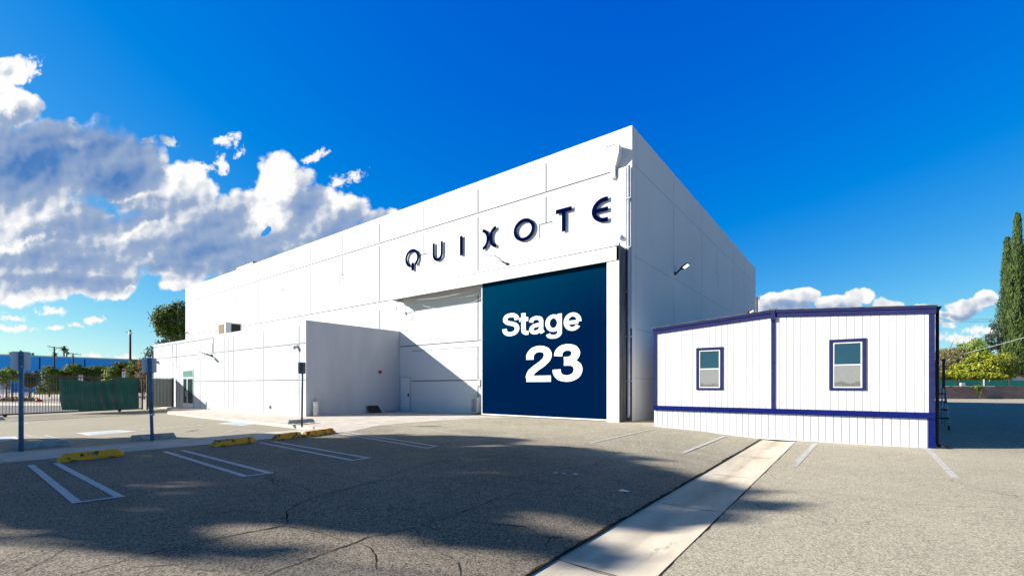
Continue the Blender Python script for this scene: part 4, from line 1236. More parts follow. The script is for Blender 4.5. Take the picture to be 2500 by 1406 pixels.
for x in (lx0, lx1):
    a = MB(); a.tube([(x - .03, ly + .02, .09), (x + .03, ly + .02, .09)], .09, M['black'], 12); a.build('wheel', t)

# ------------------------------------------------------------------ sign posts
def sign_post(label, bx, by, plate_w, plate_z0, plate_z1, r, pm, sm, lean=(0, 0), top=None, sleeve=False):
    z0 = gz(bx); t = thing('sign_post', label, 'sign post', (bx, by, z0), 'sign posts on the walkway')
    top = top or plate_z1 - .01
    f = lambda z: (bx + lean[0] * (z - z0), by + lean[1] * (z - z0), z)
    a = MB()
    if sleeve:
        a.tube([f(z0), f(z0 + .78)], r * .78, pm, 12); a.tube([f(z0 + .80), f(top)], r, pm, 12)
        a.box(f(z0 + .8)[0] - .03, f(z0 + .8)[0] + .12, by - .03, by + .03, z0 + .76, z0 + .82, M['galv'])
    else:
        a.tube([f(z0), f(top)], r, pm, 12)
    a.tube([(bx, by, z0), (bx, by, z0 + .012)], r * 2.2, M['stop_grey'], 14)
    a.build('pole', t)
    # plate faces away from the camera (towards the side lot), rounded corners
    n = Vector((-.8, .6, 0)).normalized(); n = Vector((-1, 0, 0)); sdv = Vector((0, -1, 0))
    c = Vector(f((plate_z0 + plate_z1) / 2)) + n * (r + .004)
    h = (plate_z1 - plate_z0) / 2; w_ = plate_w / 2; rr = .04; out = []
    for cx, cz, a0 in ((w_ - rr, h - rr, 0), (-w_ + rr, h - rr, 90), (-w_ + rr, -h + rr, 180), (w_ - rr, -h + rr, 270)):
        for k in range(5): out.append((cx + rr * math.cos(R(a0 + k * 22.5)), cz + rr * math.sin(R(a0 + k * 22.5))))
    p = MB(); i = 0; m = len(out)
    p.v += [tuple(c + sdv * u + Vector((0, 0, v))) for u, v in out] + [tuple(c + n * .006 + sdv * u + Vector((0, 0, v))) for u, v in out]
    p.face(reversed(range(m)), sm); p.face(range(m, 2 * m), sm)
    for k in range(m): p.face((k, (k + 1) % m, m + (k + 1) % m, m + k), sm)
    p.build('sign_plate', t)
    for z in (plate_z0 + .08, plate_z1 - .08): q = MB(); q.tube([Vector(f(z)) - n * (r + .012), Vector(f(z)) - n * r], .014, M['galv'], 8); q.build('bolt', t)
    return t
def at_post(px, py): p = onG(px, py); return p.x, p.y, (-.6 * p.x + .8 * p.y)
bx, by, dist = at_post(51.5, 1102)
sign_post('thick blue-grey post with a blank sign back, leftmost on the walkway', bx, by, 34 * dist / FOC, CAMZ + (942 - 902) * dist / FOC, CAMZ + (942 - 858) * dist / FOC, 4.6 * dist / FOC, M['bluepole'], M['signback'])
bx, by, dist = at_post(371.5, 1077)
sign_post('leaning blue-grey post in a narrower lower sleeve, the middle one on the walkway', bx, by, 29 * dist / FOC, CAMZ + (942 - 909) * dist / FOC, CAMZ + (942 - 873) * dist / FOC, 4.6 * dist / FOC, M['bluepole'], M['signback'], lean=(-.03, -.015), sleeve=True)
bx, by, dist = at_post(737, 1042)
sign_post('thin dark green post with a dark sign back, near the annex corner', bx, by, 19 * dist / FOC, CAMZ + (942 - 912) * dist / FOC, CAMZ + (942 - 884) * dist / FOC, 2.2 * dist / FOC, M['greenpole'], M['signback_dark'], lean=(.012, .004))

# ------------------------------------------------------------------ wheel stops
def wheel_stop(label, a, b, m, group, z, w_=.19, h=.165, seed=0, tp=.10):
    a = Vector((a.x, a.y, z)); b = Vector((b.x, b.y, z)); d = (b - a).normalized(); n = Vector((-d.y, d.x, 0))
    rnd = random.Random(seed)
    L = (b - a).length; mb = MB(); N = 22; rings = []
    for k in range(N + 1):
        u = k / N; p = a + d * (L * u)
        hh = h; ww = w_
        e_ = min(u, 1 - u) * L
        if e_ < tp: hh = h * (.35 + .65 * e_ / tp)
        j = (rnd.random() - .5) * .014
        # notched drain gaps
        foot = .0
        if abs(u - .22) < .05 or abs(u - .78) < .05: foot = .03
        prof = [(-.5 * ww, foot), (-.5 * ww, .05 + j * .5), (-.30 * ww, hh + j), (.30 * ww, hh + j * .5), (.5 * ww, .05), (.5 * ww, foot)]
        i = len(mb.v); rings.append(i)
        mb.v += [tuple(p + n * q + Vector((0, 0, zz))) for q, zz in prof]
    for r0, r1 in zip(rings, rings[1:]):
        for j in range(6):
            mb.face((r0 + j, r0 + (j + 1) % 6, r1 + (j + 1) % 6, r1 + j), m)
    mb.face([rings[0] + j for j in reversed(range(6))], m); mb.face([rings[-1] + j for j in range(6)], m)
    o = mb.build('wheel_stop', loc=(a + b) / 2)
    return tag(o, label, 'wheel stop', group)
offn = Vector((-.08, 0, 0))
for k, (a, b, lab, sc) in enumerate((((144, 1129), (301, 1112), 'chipped yellow wheel stop with a broken notch, nearest and leftmost', 1),
                     ((520, 1091), (625, 1079), 'yellow wheel stop between the first two double white lines', 1),
                     ((671, 1075), (738, 1066), 'yellow wheel stop with a broken right end, touching the next one', 1),
                     ((744, 1067), (817, 1056), 'yellow wheel stop with a pale left end, farthest of the yellow ones', 1))):
    wheel_stop(lab, onG(*a) + offn, onG(*b) + offn, M['yellow'], 'yellow wheel stops', gz(-13.5) + .001, seed=k)
for k, (a, b, lab) in enumerate((((24, 1097), (168, 1087), 'grey wheel stop behind the leftmost sign post'), ((317, 1075), (428, 1067), 'grey wheel stop behind the middle sign post'),
                   ((700, 1046), (765, 1040), 'grey wheel stop at the foot of the thin green sign post'), ((-90, 1030), (8, 1024), 'grey wheel stop end at the left edge before the gate'))):
    wheel_stop(lab, lot(*a), lot(*b), M['stop_grey'], 'grey wheel stops', LOTZ if k != 2 else .2, seed=k + 9, tp=.03)

# ------------------------------------------------------------------ gates
G0 = onZ(-60, 1021, LOTZ); G0 = Vector((-36.2, 1.2, LOTZ)); 
G1 = onZ(347, 1002, LOTZ); GA = onZ(12, 1018, LOTZ); gd = (G1 - GA).normalized(); G0 = GA - gd * 3.5
gn = Vector((gd.y, -gd.x, 0))
def fence_run(parent, a, b, z0, z1, spacing, m, rails, pw=.022, tip=.16, rail_h=.05):
    a = Vector(a); b = Vector(b); L = (b - a).length; n = int(L / spacing); mb = MB()
    for k in range(n + 1):
        p = a.lerp(b, k / n)
        mb.beam((p.x, p.y, z0), (p.x, p.y, z1 + tip), pw, pw, m)
    mb.build('pickets', parent)
    for z in rails: mb = MB(); mb.beam((a.x, a.y, z), (b.x, b.y, z), .045, rail_h, m); mb.build('rail', parent)
t = thing('sliding_gate', 'long black picket gate on small wheels, half covered by green mesh', 'gate', GA)
zt2 = 2.35
fence_run(t, G0, G1, .18, zt2, .135, M['fence_steel'], [.17, zt2], .022, .16, .075)
a = MB(); a.beam((G1.x, G1.y, .1), (G1.x, G1.y, zt2 + .05), .09, .09, M['fence_steel']); a.build('end_post', t)
for p in (GA, GA.lerp(G1, .8)):
    a = MB(); q = p + gn * .0; a.tube([(q.x - gn.x * .03, q.y - gn.y * .03, .11), (q.x + gn.x * .03, q.y + gn.y * .03, .11)], .09, M['black'], 12); a.build('wheel', t)
# green mesh hung on the gate
def on_gate(px, py, off=0.03):
    # intersection of the sight line with the gate plane
    r = Vector(ray(px, py)); o = Vector((0, 0, CAMZ)); pl = GA + gn * off
    s_ = (pl - o).dot(gn) / r.dot(gn); return o + r * s_
def mesh_screen(name, label, pxa, pxb, topf, botf, fn, m, nx=60, nz=16, amp=.05):
    mb = MB(); 
    for i in range(nx + 1):
        for j in range(nz + 1):
            px = pxa + (pxb - pxa) * i / nx
            tp, bt = topf(px), botf(px); py = bt + (tp - bt) * j / nz
            p = fn(px, py)
            wv = noise.noise((i * .22, j * .12 + i * .07, 3)) * amp + math.sin(i * .9 + j * .35) * amp * .25
            mb.v.append(tuple(p + gn_used * (wv + amp)))
    for i in range(nx):
        for j in range(nz):
            a_ = i * (nz + 1) + j; mb.face((a_, a_ + nz + 1, a_ + nz + 2, a_ + 1), m, True)
    o = mb.build(name); return tag(o, label, 'mesh screen')
gn_used = -gn
def topf(px):
    if px < 182: return 925 + (182 - px) * .0
    if px < 285: u = (px - 182) / 103; return 925 + 26 * u * (1 - u) + 0
    return 924
def botf(px):
    if px < 195: return 1000.5
    return 1003 - max(0, (px - 215)) * .045
def leftcut(px, py): return on_gate(px + max(0, (py - 925)) * .10 * max(0, 1 - (px - 148) / 60), py, -.04)
mesh_screen('privacy_screen', 'sagging dark green mesh tied to the sliding gate', 147, 342, topf, botf, leftcut, M['screen'], amp=.13)

P0 = G1 + gd * .35
P1 = Vector((onY(AY, 428)[0], AY - .16, LOTZ))
t = thing('swing_gate', 'short black picket gate beside the white annex door', 'gate', P0)
fence_run(t, P0, P1, .2, zt2 - .02, .20, M['fence_steel'], [.19, zt2 - .02], .026, .15, .05)
for p in (P0, P1):
    a = MB(); a.beam((p.x, p.y, .05), (p.x, p.y, zt2 + (.25 if p is P0 else .1)), .10, .10, M['fence_steel']); a.build('post', t)
a = MB(); a.tube([(P0.x + .05, P0.y, 1.15), (P0.x + .12, P0.y - .05, 1.15)], .03, M['galv'], 8); a.build('latch', t)
pd = (P1 - P0).normalized(); pn = Vector((-pd.y, pd.x, 0))
if pn.dot(Vector((0, 0, 0)) - P0) > 0: pn = -pn
def on_ped(px, py):
    r = Vector(ray(px, py)); o = Vector((0, 0, CAMZ)); pl = P0 + pn * .05
    s_ = (pl - o).dot(pn) / r.dot(pn); return o + r * s_
gn_used = pn
mesh_screen('privacy_screen', 'pale green mesh stretched behind the short swing gate', 358, 421, lambda p: 924.5, lambda p: 992.5, on_ped, M['screen_pale'], 30, 10, .02)

# ------------------------------------------------------------------ foliage builder
def leaves(mb, blobs, n, size, m, up=.3, flat=.55, seed=0, clump=7):
    rnd = random.Random(seed)
    vol = [b[1][0] * b[1][1] * b[1][2] for b in blobs]; tot = sum(v ** .75 for v in vol)
    for bl, v in zip(blobs, vol):
        c = Vector(bl[0]); rad = bl[1]
        cnt = int(n * v ** .75 / tot / clump) + 1
        for _ in range(cnt):
            d = Vector((rnd.gauss(0, 1), rnd.gauss(0, 1), rnd.gauss(0, 1))).normalized()
            q = .55 + .45 * rnd.random() ** .6
            nn = noise.noise(d * 2.1 + c) * .35
            q = q * (1 + nn)
            cc = c + Vector((d.x * rad[0], d.y * rad[1], d.z * rad[2])) * q
            for _k in range(clump):
                p = cc + Vector((rnd.gauss(0, 1), rnd.gauss(0, 1), rnd.gauss(0, .8))) * size * 1.3
                nrm = (d + Vector((rnd.gauss(0, .7), rnd.gauss(0, .7), rnd.gauss(0, .7) + up))).normalized()
                u = nrm.orthogonal().normalized(); w_ = nrm.cross(u)
                an = rnd.random() * 6.28; u, w_ = u * math.cos(an) + w_ * math.sin(an), w_ * math.cos(an) - u * math.sin(an)
                s_ = size * (.6 + .8 * rnd.random())
                mb.poly([p - u * s_, p - w_ * s_ * flat, p + u * s_, p + w_ * s_ * flat], m)
def trunk(mb, base, top, r, m, limbs=4, seed=0, spread=.6):
    rnd = random.Random(seed); base = Vector(base); top = Vector(top); H = (top - base).length
    pts = [base.lerp(top, k / 5) + Vector((rnd.uniform(-1, 1), rnd.uniform(-1, 1), 0)) * H * .015 * k for k in range(6)]
    mb.tube(pts, [r * (1 - .13 * k) for k in range(6)], m, 8)
    for k in range(limbs):
        s_ = pts[2 + k % 3]; an = rnd.random() * 6.28
        e_ = s_ + Vector((math.cos(an) * spread * H * .5, math.sin(an) * spread * H * .5, H * (.25 + .25 * rnd.random())))
        mb.tube([s_, s_.lerp(e_, .5) + Vector((0, 0, -.03 * H)), e_], [r * .5, r * .35, r * .15], m, 6)
def blob_px(px, py, rx, ry, dist, depth=None):
    c = far(px, py, dist); k = dist / FOC
    return (c, (rx * k, rx * k if depth is None else depth, ry * k))
def tree(name, label, cat, blobs, n, size, m, trunk_px=None, r=.2, group=None, seed=0, limbs=4, gz_=0, up=.3, flat=.55):
    base = Vector(blobs[0][0]); tp = Vector(blobs[0][0])
    if trunk_px is not None: base = far(trunk_px[0], 942, trunk_px[1]); tp = base.copy(); tp.z = blobs[0][0].z
    base = Vector((base.x, base.y, gz_))
    t = thing(name, label, cat, base, group)
    a = MB(); leaves(a, blobs, n, size, m, seed=seed, up=up, flat=flat); a.build('crown' if cat in ('tree',) else 'foliage', t)
    a = MB(); trunk(a, base, tp, r, M['bark'], limbs, seed); a.build('trunk' if cat == 'tree' else 'stem', t)
    return t

# big tree behind the annex
tree('broadleaf_tree', 'dense dark tree rising behind the left end of the white hall', 'tree',
     [blob_px(428, 785, 40, 34, 82), blob_px(400, 770, 22, 22, 80), blob_px(438, 758, 24, 20, 82), blob_px(405, 805, 20, 22, 80), blob_px(440, 815, 30, 24, 82), blob_px(395, 790, 16, 14, 80)],
     9000, .20, M['leaf_green'], (432, 82), .3, seed=2)
tree('broadleaf_tree', 'sparse small tree with thin leaves at the left corner of the annex', 'tree',
     [blob_px(372, 855, 13, 10, 66), blob_px(358, 862, 7, 5, 66), blob_px(368, 868, 10, 8, 66), blob_px(405, 836, 22, 6, 66)],
     520, .15, M['leaf_dark'], (374, 66), .08, seed=5)
# shrubs beyond the gate
sh = [('low pale green tree behind the far fence at the left edge', [(15, 915, 16, 12), (38, 918, 14, 12), (25, 905, 12, 8), (8, 925, 8, 12)], 60, 'leaf_lime', 1500, .13),
      ('thin bluish shrub right of the leftmost sign post', [(72, 930, 16, 16), (85, 918, 12, 12), (66, 918, 9, 9)], 62, 'leaf_dark', 900, .12),
      ('rounded clipped bush, first of the dark row behind the gate', [(120, 915, 16, 14), (138, 918, 18, 14), (152, 912, 14, 10), (120, 902, 10, 8), (140, 935, 24, 16)], 72, 'leaf_hedge', 3000, .15),
      ('large rounded bush standing under the second utility pole', [(183, 905, 20, 16), (172, 912, 12, 16), (195, 912, 16, 14), (182, 930, 22, 18)], 74, 'leaf_hedge', 3200, .15),
      ('flat-topped bush behind the red and white sign', [(225, 910, 22, 16), (212, 915, 12, 14), (243, 908, 16, 14), (228, 930, 26, 18)], 76, 'leaf_hedge', 3200, .15),
      ('tall rough bush left of the wooden light pole', [(290, 905, 22, 18), (272, 912, 14, 14), (305, 898, 16, 14), (290, 925, 28, 18)], 70, 'leaf_hedge', 3200, .15),
      ('dark bush right of the wooden light pole', [(332, 900, 18, 16), (345, 908, 14, 16), (330, 888, 10, 9), (335, 922, 20, 18)], 68, 'leaf_green', 2600, .15)]
for k, (lab, bl, dist, mm, n, sz) in enumerate(sh):
    bl = bl + ([(bl[0][0] - 10, 944, 16, 13), (bl[0][0] + 12, 944, 16, 13)] if k > 1 else [])
    tree('bush', lab, 'bush', [blob_px(a_, b_, c_, d_, dist + (i % 3) * .8) for i, (a_, b_, c_, d_) in enumerate(bl)], int(n * 2.2), sz, M[mm], (bl[0][0], dist), .12, 'bushes beyond the gate', seed=20 + k)
tree('bush', 'brown dry bush partly hidden by the middle sign post', 'bush', [blob_px(350, 918, 14, 12, 60), blob_px(348, 890, 9, 14, 60), blob_px(362, 912, 10, 9, 60)], 1000, .13, M['leaf_brown'], (352, 60), .08, 'bushes beyond the gate', seed=40)

# far blue building
FX = -196
t = thing('warehouse', 'long blue warehouse far behind the bushes', 'building', (FX, 60, 0))
fy0 = onX(FX, -80)[0]; fy1 = onX(FX, 356)[0]
a = MB(); a.box(FX - 60, FX, fy0, fy1, 0, 10.55, M['farblue'])
for px in (97, 207, 300):
    y_ = onX(FX, px)[0]; a.box(FX, FX + .02, y_ - .15, y_ + .15, .2, 10.3, M['belt'])
a.build('wall', t)
a = MB(); a.box(FX - 60, FX + .25, fy0, fy1 + .25, 10.56, 10.95, M['steel_white']); a.build('parapet_cap', t)

# second fence line, road edge and yard
SF = 50.5
t = thing('boundary_fence', 'black picket fence across the road, seen through the gate', 'fence', far(60, 980, SF))
A_ = far(-60, 942, SF); B_ = far(190, 942, SF)
fence_run(t, (A_.x, A_.y, 0), (B_.x, B_.y, 0), .1, 2.05, .28, M['fence_steel'], [.2, 1.9], .03, .1, .05)
for px in (30, 158):
    p = far(px, 942, SF); a = MB(); a.beam((p.x, p.y, 0), (p.x, p.y, 2.2), .12, .12, M['fence_steel']); a.build('post', t)
def fl(px, py): return onZ(px, py, LOTZ)
a = MB()
q = [fl(-80, 984), fl(190, 984), fl(190, 990), fl(-80, 990)]; a.poly([(p.x, p.y, .03) for p in q], M['concrete'])
structure('far_pavement', a)
a = MB()
q = [fl(-80, 989.9), fl(200, 989.9), fl(420, 996), fl(200, 1012), fl(-80, 1015)]
q = [fl(-80, 990.2), fl(330, 990.2), fl(330, 998.5), fl(160, 1007), fl(-80, 1018)]; a.poly([(p.x, p.y, .026) for p in q], M['asphalt_road'])
structure('road', a)
a = MB(); q = [fl(-80, 963), fl(330, 963), fl(330, 979), fl(-80, 979)]; a.poly([(p.x, p.y, .03) for p in q], M['concrete']); structure('far_yard', a)
def farbox(name, label, cat, px0, px1, py0, py1, dist, depth, m, group=None, bevel=0):
    p0 = far(px0, py1, dist); p1 = far(px1, py1, dist); zt_ = far(px0, py0, dist).z; zb_ = p0.z
    d = Vector((-.6, .8, 0)) * depth
    mb = MB(); mb.hexa([(p0.x, p0.y, zb_), (p1.x, p1.y, zb_), (p1.x + d.x, p1.y + d.y, zb_), (p0.x + d.x, p0.y + d.y, zb_),
                        (p0.x, p0.y, zt_), (p1.x, p1.y, zt_), (p1.x + d.x, p1.y + d.y, zt_), (p0.x + d.x, p0.y + d.y, zt_)], m)
    return tag(mb.build(name, loc=((p0.x + p1.x) / 2, (p0.y + p1.y) / 2, zb_), bevel=bevel), label, cat, group)
farbox('panel_wall', 'white corrugated panel wall seen through the gate', 'wall', 91, 168, 934, 959, 100, .3, M['panel_white'])
farbox('panel_wall', 'grey corrugated panel wall at the far left edge', 'wall', -60, 22, 936, 951, 100, .3, M['panel_white'])
farbox('low_wall', 'low pinkish wall at the far left edge behind the fence', 'wall', -60, 21, 951, 959, 90, .4, M['pinkwall'])
t = thing('notice_board', 'small blank white notice on the far fence', 'sign', far(63, 966, SF - .2))
farbox('tmp', 'x', 'x', 57, 70, 957, 966, SF - .12, .03, M['white_vinyl']).name = 'board'
ob = D.objects['board']; 
for key in ('label', 'category'):
    del ob[key]
mw = ob.location.copy(); ob.parent = t; ob.location = mw - t.location
for k in range(9):
    pass
gr = MB(); rnd = random.Random(5)
for k in range(700):
    px = 85 + rnd.random() * 80; p = far(px, 0, 96 + rnd.random() * 3); p.z = LOTZ
    h = .5 + .5 * rnd.random(); d = Vector((rnd.uniform(-.1, .1), rnd.uniform(-.1, .1), h)); s_ = Vector((.8, .6, 0)) * .07
    gr.poly([p - s_, p + s_, p + d], M['drygrass'])
tag(gr.build('dry_grass'), kind='stuff', label='dry yellow grass strip before the corrugated wall')
tree('bush', 'low woody brush pile along the far fence at the left', 'bush', [blob_px(a_, 976, 14, 5, 53) for a_ in (0, 15, 42, 58, 75)], 900, .12, M['leaf_brown'], (40, 53), .06, 'bushes beyond the gate', seed=51)
t = thing('red_bag', 'small red bag lying by the far fence', 'bag', far(96, 979, 51.5))
a = MB(); c = far(95, 977, 51.6); a.lathe((c.x, c.y, LOTZ), [(.30, 0), (.34, .12), (.2, .26), (.06, .34), (.001, .36)], M['red'], 10); a.build('sack', t)

# signs beyond the gate
def small_sign(label, px, pxw, py0, py1, dist, kind):
    c = far(px, py1, dist); k = dist / FOC
    t = thing('street_sign', label, 'sign', (c.x, c.y, 0), 'red and white signs beyond the gate')
    r_ = Vector((.8, .6, 0)); u = Vector((0, 0, 1)); f_ = Vector((.6, -.8, 0)); w_ = pxw * k / 2; h = (py1 - py0) * k
    a = MB(); a.tube([(c.x, c.y, 0), (c.x, c.y, c.z + h * .9)], .035, M['galv'], 6); a.build('pole', t)
    def pl(mb, u0, u1, v0, v1, off, m):
        b0 = c + f_ * off
        mb.hexa([b0 + r_ * u0 + u * v0, b0 + r_ * u1 + u * v0, b0 + r_ * u1 + u * v0 - f_ * .01, b0 + r_ * u0 + u * v0 - f_ * .01,
                 b0 + r_ * u0 + u * v1, b0 + r_ * u1 + u * v1, b0 + r_ * u1 + u * v1 - f_ * .01, b0 + r_ * u0 + u * v1 - f_ * .01], m)
    a = MB(); pl(a, -w_, w_, 0, h, .06, M['white_vinyl'])
    if kind == 0:
        pl(a, -w_ * .9, w_ * .9, h * .78, h * .96, .072, M['red_sign']); 
        for q in range(3): pl(a, -w_ * .7, w_ * .7, h * (.15 + .19 * q), h * (.20 + .19 * q), .072, M['red_sign'])
    else:
        pl(a, -w_ * .9, w_ * .9, h * .72, h * .95, .072, M['red_sign'])
        pl(a, -w_ * .35, w_ * .35, h * .34, h * .60, .072, M['black']); pl(a, -w_ * .18, w_ * .18, h * .40, h * .54, .084, M['white_vinyl'])
    a.build('sign_plate', t)
small_sign('white sign with red heading, seen between the gate pickets', 197.5, 12, 914, 930, 45, 0)
small_sign('tall white sign with an orange-red band above the green mesh', 303, 8, 900, 925, 45, 1)

# utility poles, light pole and wires
def ut_pole(label, px, topy, dist, arm0, arm1, army):
    p = far(px, 942, dist); k = dist / FOC; H = CAMZ + (942 - topy) * k
    t = thing('utility_pole', label, 'pole', (p.x, p.y, 0), 'utility poles')
    a = MB(); a.tube([(p.x, p.y, 0), (p.x, p.y, H)], [.22, .13], M['wood_pole'], 8); a.build('pole', t)
    r_ = Vector((.8, .6, 0)); z = CAMZ + (942 - army) * k
    a = MB(); a.beam(p + r_ * (arm0 - px) * k + Vector((0, 0, z - p.z + .35)), p + r_ * (arm1 - px) * k + Vector((0, 0, z - p.z - .15)), .12, .14, M['greenpole'])
    for s_ in (-.4, .4): a.beam(p + r_ * (s_ * (arm1 - arm0) * k * .45) + Vector((0, 0, z - p.z)), p + Vector((0, 0, z - p.z - .8)), .05, .05, M['greenpole'])
    a.build('crossarm', t)
    for u in (.03, .3, .7, .97):
        a = MB(); q = p + r_ * ((arm0 + (arm1 - arm0) * u - px) * k) + Vector((0, 0, z - p.z + .35 - .5 * u + .05)); a.tube([q, q + Vector((0, 0, .22))], .05, M['galv'], 6); a.build('insulator', t)
ut_pole('taller wooden utility pole with a crossarm, far left', 132.5, 846, 105, 116, 155, 849)
ut_pole('shorter wooden utility pole above the large rounded bush', 178, 862, 120, 163, 198, 864.5)
p = far(318, 942, 72); k = 72 / FOC
t = thing('light_pole', 'bare wooden light pole with a small arm left of the annex', 'light pole', (p.x, p.y, 0))
a = MB(); a.tube([(p.x, p.y, 0), (p.x, p.y, CAMZ + 137 * k)], [.19, .13], M['wood_pole'], 8); a.build('pole', t)
a = MB(); r_ = Vector((.8, .6, 0)); q = p + Vector((0, 0, 127 * k)); a.beam(q, q - r_ * .75 + Vector((0, 0, .35)), .07, .05, M['dark_steel']); a.build('arm', t)
a = MB(); q2 = q - r_ * .2; a.box(p.x - .18, p.x + .18, p.y - .18, p.y + .18, q.z - .05, q.z + .35, M['signback']); a.build('junction_box', t)
# pole behind the hall at right, with its lamp
p = far(1848, 942, 66); k = 66 / FOC
t = thing('light_pole', 'dark red pole with a lit lamp peeking from behind the hall', 'light pole', (p.x, p.y, 0))
a = MB(); a.tube([(p.x, p.y, 0), (p.x, p.y, CAMZ + 217 * k)], .13, M['wood_pole'], 8); a.build('pole', t)
a = MB(); q = p + Vector((0, 0, 213 * k)); e_ = q + r_ * .75 + Vector((0, 0, .1)); a.tube([q, e_], .03, M['dark_steel'], 6); a.tube([q - Vector((0, 0, .5)), e_ - r_ * .2], .012, M['dark_steel'], 5); a.build('arm', t)
a = MB(); a.beam(e_ - r_ * .1, e_ + r_ * .55 + Vector((0, 0, .35)), .3, .14, M['led']); a.build('lamp_head', t)

# palms
def palm(label, px, topy, dist, n=26, L=1.6, seed=0):
    p = far(px, 942, dist); k = dist / FOC; H = CAMZ + (942 - topy) * k
    t = thing('palm_tree', label, 'palm', (p.x, p.y, 0), 'far palms')
    a = MB(); a.tube([(p.x, p.y, 0), (p.x + .2, p.y, H * .6), (p.x, p.y, H)], [.28, .22, .2], M['bark'], 7); a.build('trunk', t)
    rnd = random.Random(seed); a = MB(); c = Vector((p.x, p.y, H))
    for q in range(n):
        an = rnd.random() * 6.28; el = rnd.uniform(-.7, 1.2); d = Vector((math.cos(an) * math.cos(el), math.sin(an) * math.cos(el), math.sin(el)))
        prev = c; s_ = d.cross(Vector((0, 0, 1))).normalized()
        for j in range(4):
            nx_ = prev + (d + Vector((0, 0, -.28 * j))).normalized() * L / 4
            w0 = .28 * math.sin(.6 + j * .7); w1 = .28 * math.sin(.6 + (j + 1) * .7) if j < 3 else .02
            a.poly([prev - s_ * w0, prev + s_ * w0, nx_ + s_ * w1, nx_ - s_ * w1], M['leaf_dark' if q % 2 else 'leaf_green']); prev = nx_
    a.build('fronds', t)
for k, (px, ty, dist, lab) in enumerate(((135, 866, 160, 'far palm behind the taller utility pole'), (156, 850, 150, 'tallest far palm, left of the shorter utility pole'), (163, 858, 165, 'lower far palm close to the tallest one'),
                          (26, 864, 215, 'palm top over the blue warehouse roof at the far left'), (53, 860, 215, 'palm top over the warehouse roof behind the leftmost sign'), (80, 866, 215, 'palm top over the warehouse roof right of the leftmost sign'))):
    palm(lab, px, ty, dist, L=1.7 if dist < 200 else 1.9, seed=k)

# wires
def wire(label, pts, r_=.02, m='dark_steel'):
    a = MB(); a.tube(pts, r_, M[m], 4); tag(a.build('wire', loc=pts[0]), label, 'wire', 'overhead wires')
for k, (y0, y1) in enumerate(((779, 776), (782.5, 779.5), (786, 783))):
    wire(('top', 'middle', 'lowest')[k] + ' of the three parallel wires right of the trailer', sag(far(2230, y0, 95), far(2620, y1 - 8, 95), .4), .022, 'bluepole')
wire('thick pale cable rising to the right in front of the cypresses', sag(far(2180, 905, 40), far(2600, 795, 40), .15), .028, 'signback')
wire('thin dark wire crossing the bushes behind the trailer', sag(far(2200, 888, 60), far(2640, 872, 60), .2), .022)
wire('thin wire strung between the two utility poles', sag(far(118, 850, 105), far(165, 866, 120), .8), .03, 'bluepole')

# ------------------------------------------------------------------ right background
RW = 63.5
cA = far(2150, 942, RW); cB = far(2760, 942, RW); cdir = Vector((.8, .6, 0)); cn = Vector((.6, -.8, 0))
wl = thing('block_wall', 'brown concrete block wall along the back of the lot', 'wall', (cA.x, cA.y, 0))
me = D.meshes.new('blocks'); ln = (cB - cA).length
def wv(u, z, d): q = cA + cdir * u - cn * d; return (q.x - cA.x, q.y - cA.y, z)
vv = [wv(0, 0, 0), wv(ln, 0, 0), wv(ln, 1.75, 0), wv(0, 1.75, 0), wv(0, 0, .2), wv(ln, 0, .2), wv(ln, 1.75, .2), wv(0, 1.75, .2)]
me.from_pydata(vv, [], [(0, 1, 2, 3), (3, 2, 6, 7), (5, 4, 7, 6), (1, 5, 6, 2), (4, 0, 3, 7)])
uv = me.uv_layers.new(name='uv')
for p in me.polygons:
    for li in p.loop_indices:
        vi = me.loops[li].vertex_index; u = ln if vi in (1, 2, 5, 6) else 0; uv.data[li].uv = (u, vv[vi][2])
me.materials.append(M['block'])
o = D.objects.new('blocks', me); COL.objects.link(o); o.parent = wl
fc = thing('mesh_fence', 'green mesh fence on top of the brown block wall', 'fence', (cA.x, cA.y, 1.75))
a = MB(); n = 60; rr_ = random.Random(4)
tops = [2.60 + .03 * math.sin(k * .7) + rr_.uniform(-.02, .02) for k in range(n + 1)]
for k in range(n):
    u0, u1 = ln * k / n, ln * (k + 1) / n; q0 = cA + cdir * u0 - cn * .1; q1 = cA + cdir * u1 - cn * .1
    a.poly([(q0.x, q0.y, 1.76), (q1.x, q1.y, 1.76), (q1.x, q1.y, tops[k + 1]), (q0.x, q0.y, tops[k])], M['screen_far'])
a.build('mesh', fc)
for k, px in enumerate((2290, 2341, 2401, 2462, 2523)):
    q = far(px, 942, RW) + cn * .05; a = MB(); a.beam((q.x, q.y, 1.76), (q.x, q.y, 2.75), .14, .14, M['fence_steel'] if k != 2 else M['stop_grey']); a.build('post', fc)
q = far(2410, 942, RW) + cn * .08
a = MB(); a.beam((q.x - .3, q.y - .22, 1.78), (q.x + .25, q.y + .19, 2.6), .07, .07, M['stop_grey']); a.build('brace', fc)
farbox('electric_box', 'small white box fixed on the green mesh fence', 'box', 2346.5, 2357, 934.5, 941.5, RW - .35, .2, M['bucket'], bevel=.02)
tree('bush', 'small green weed growing over the top of the block wall', 'bush', [blob_px(2390, 946, 9, 6, RW - .6, .5), blob_px(2392, 954, 5, 5, RW - .6, .4)], 420, .09, M['leaf_green'], (2392, RW - .6), .03, seed=61)

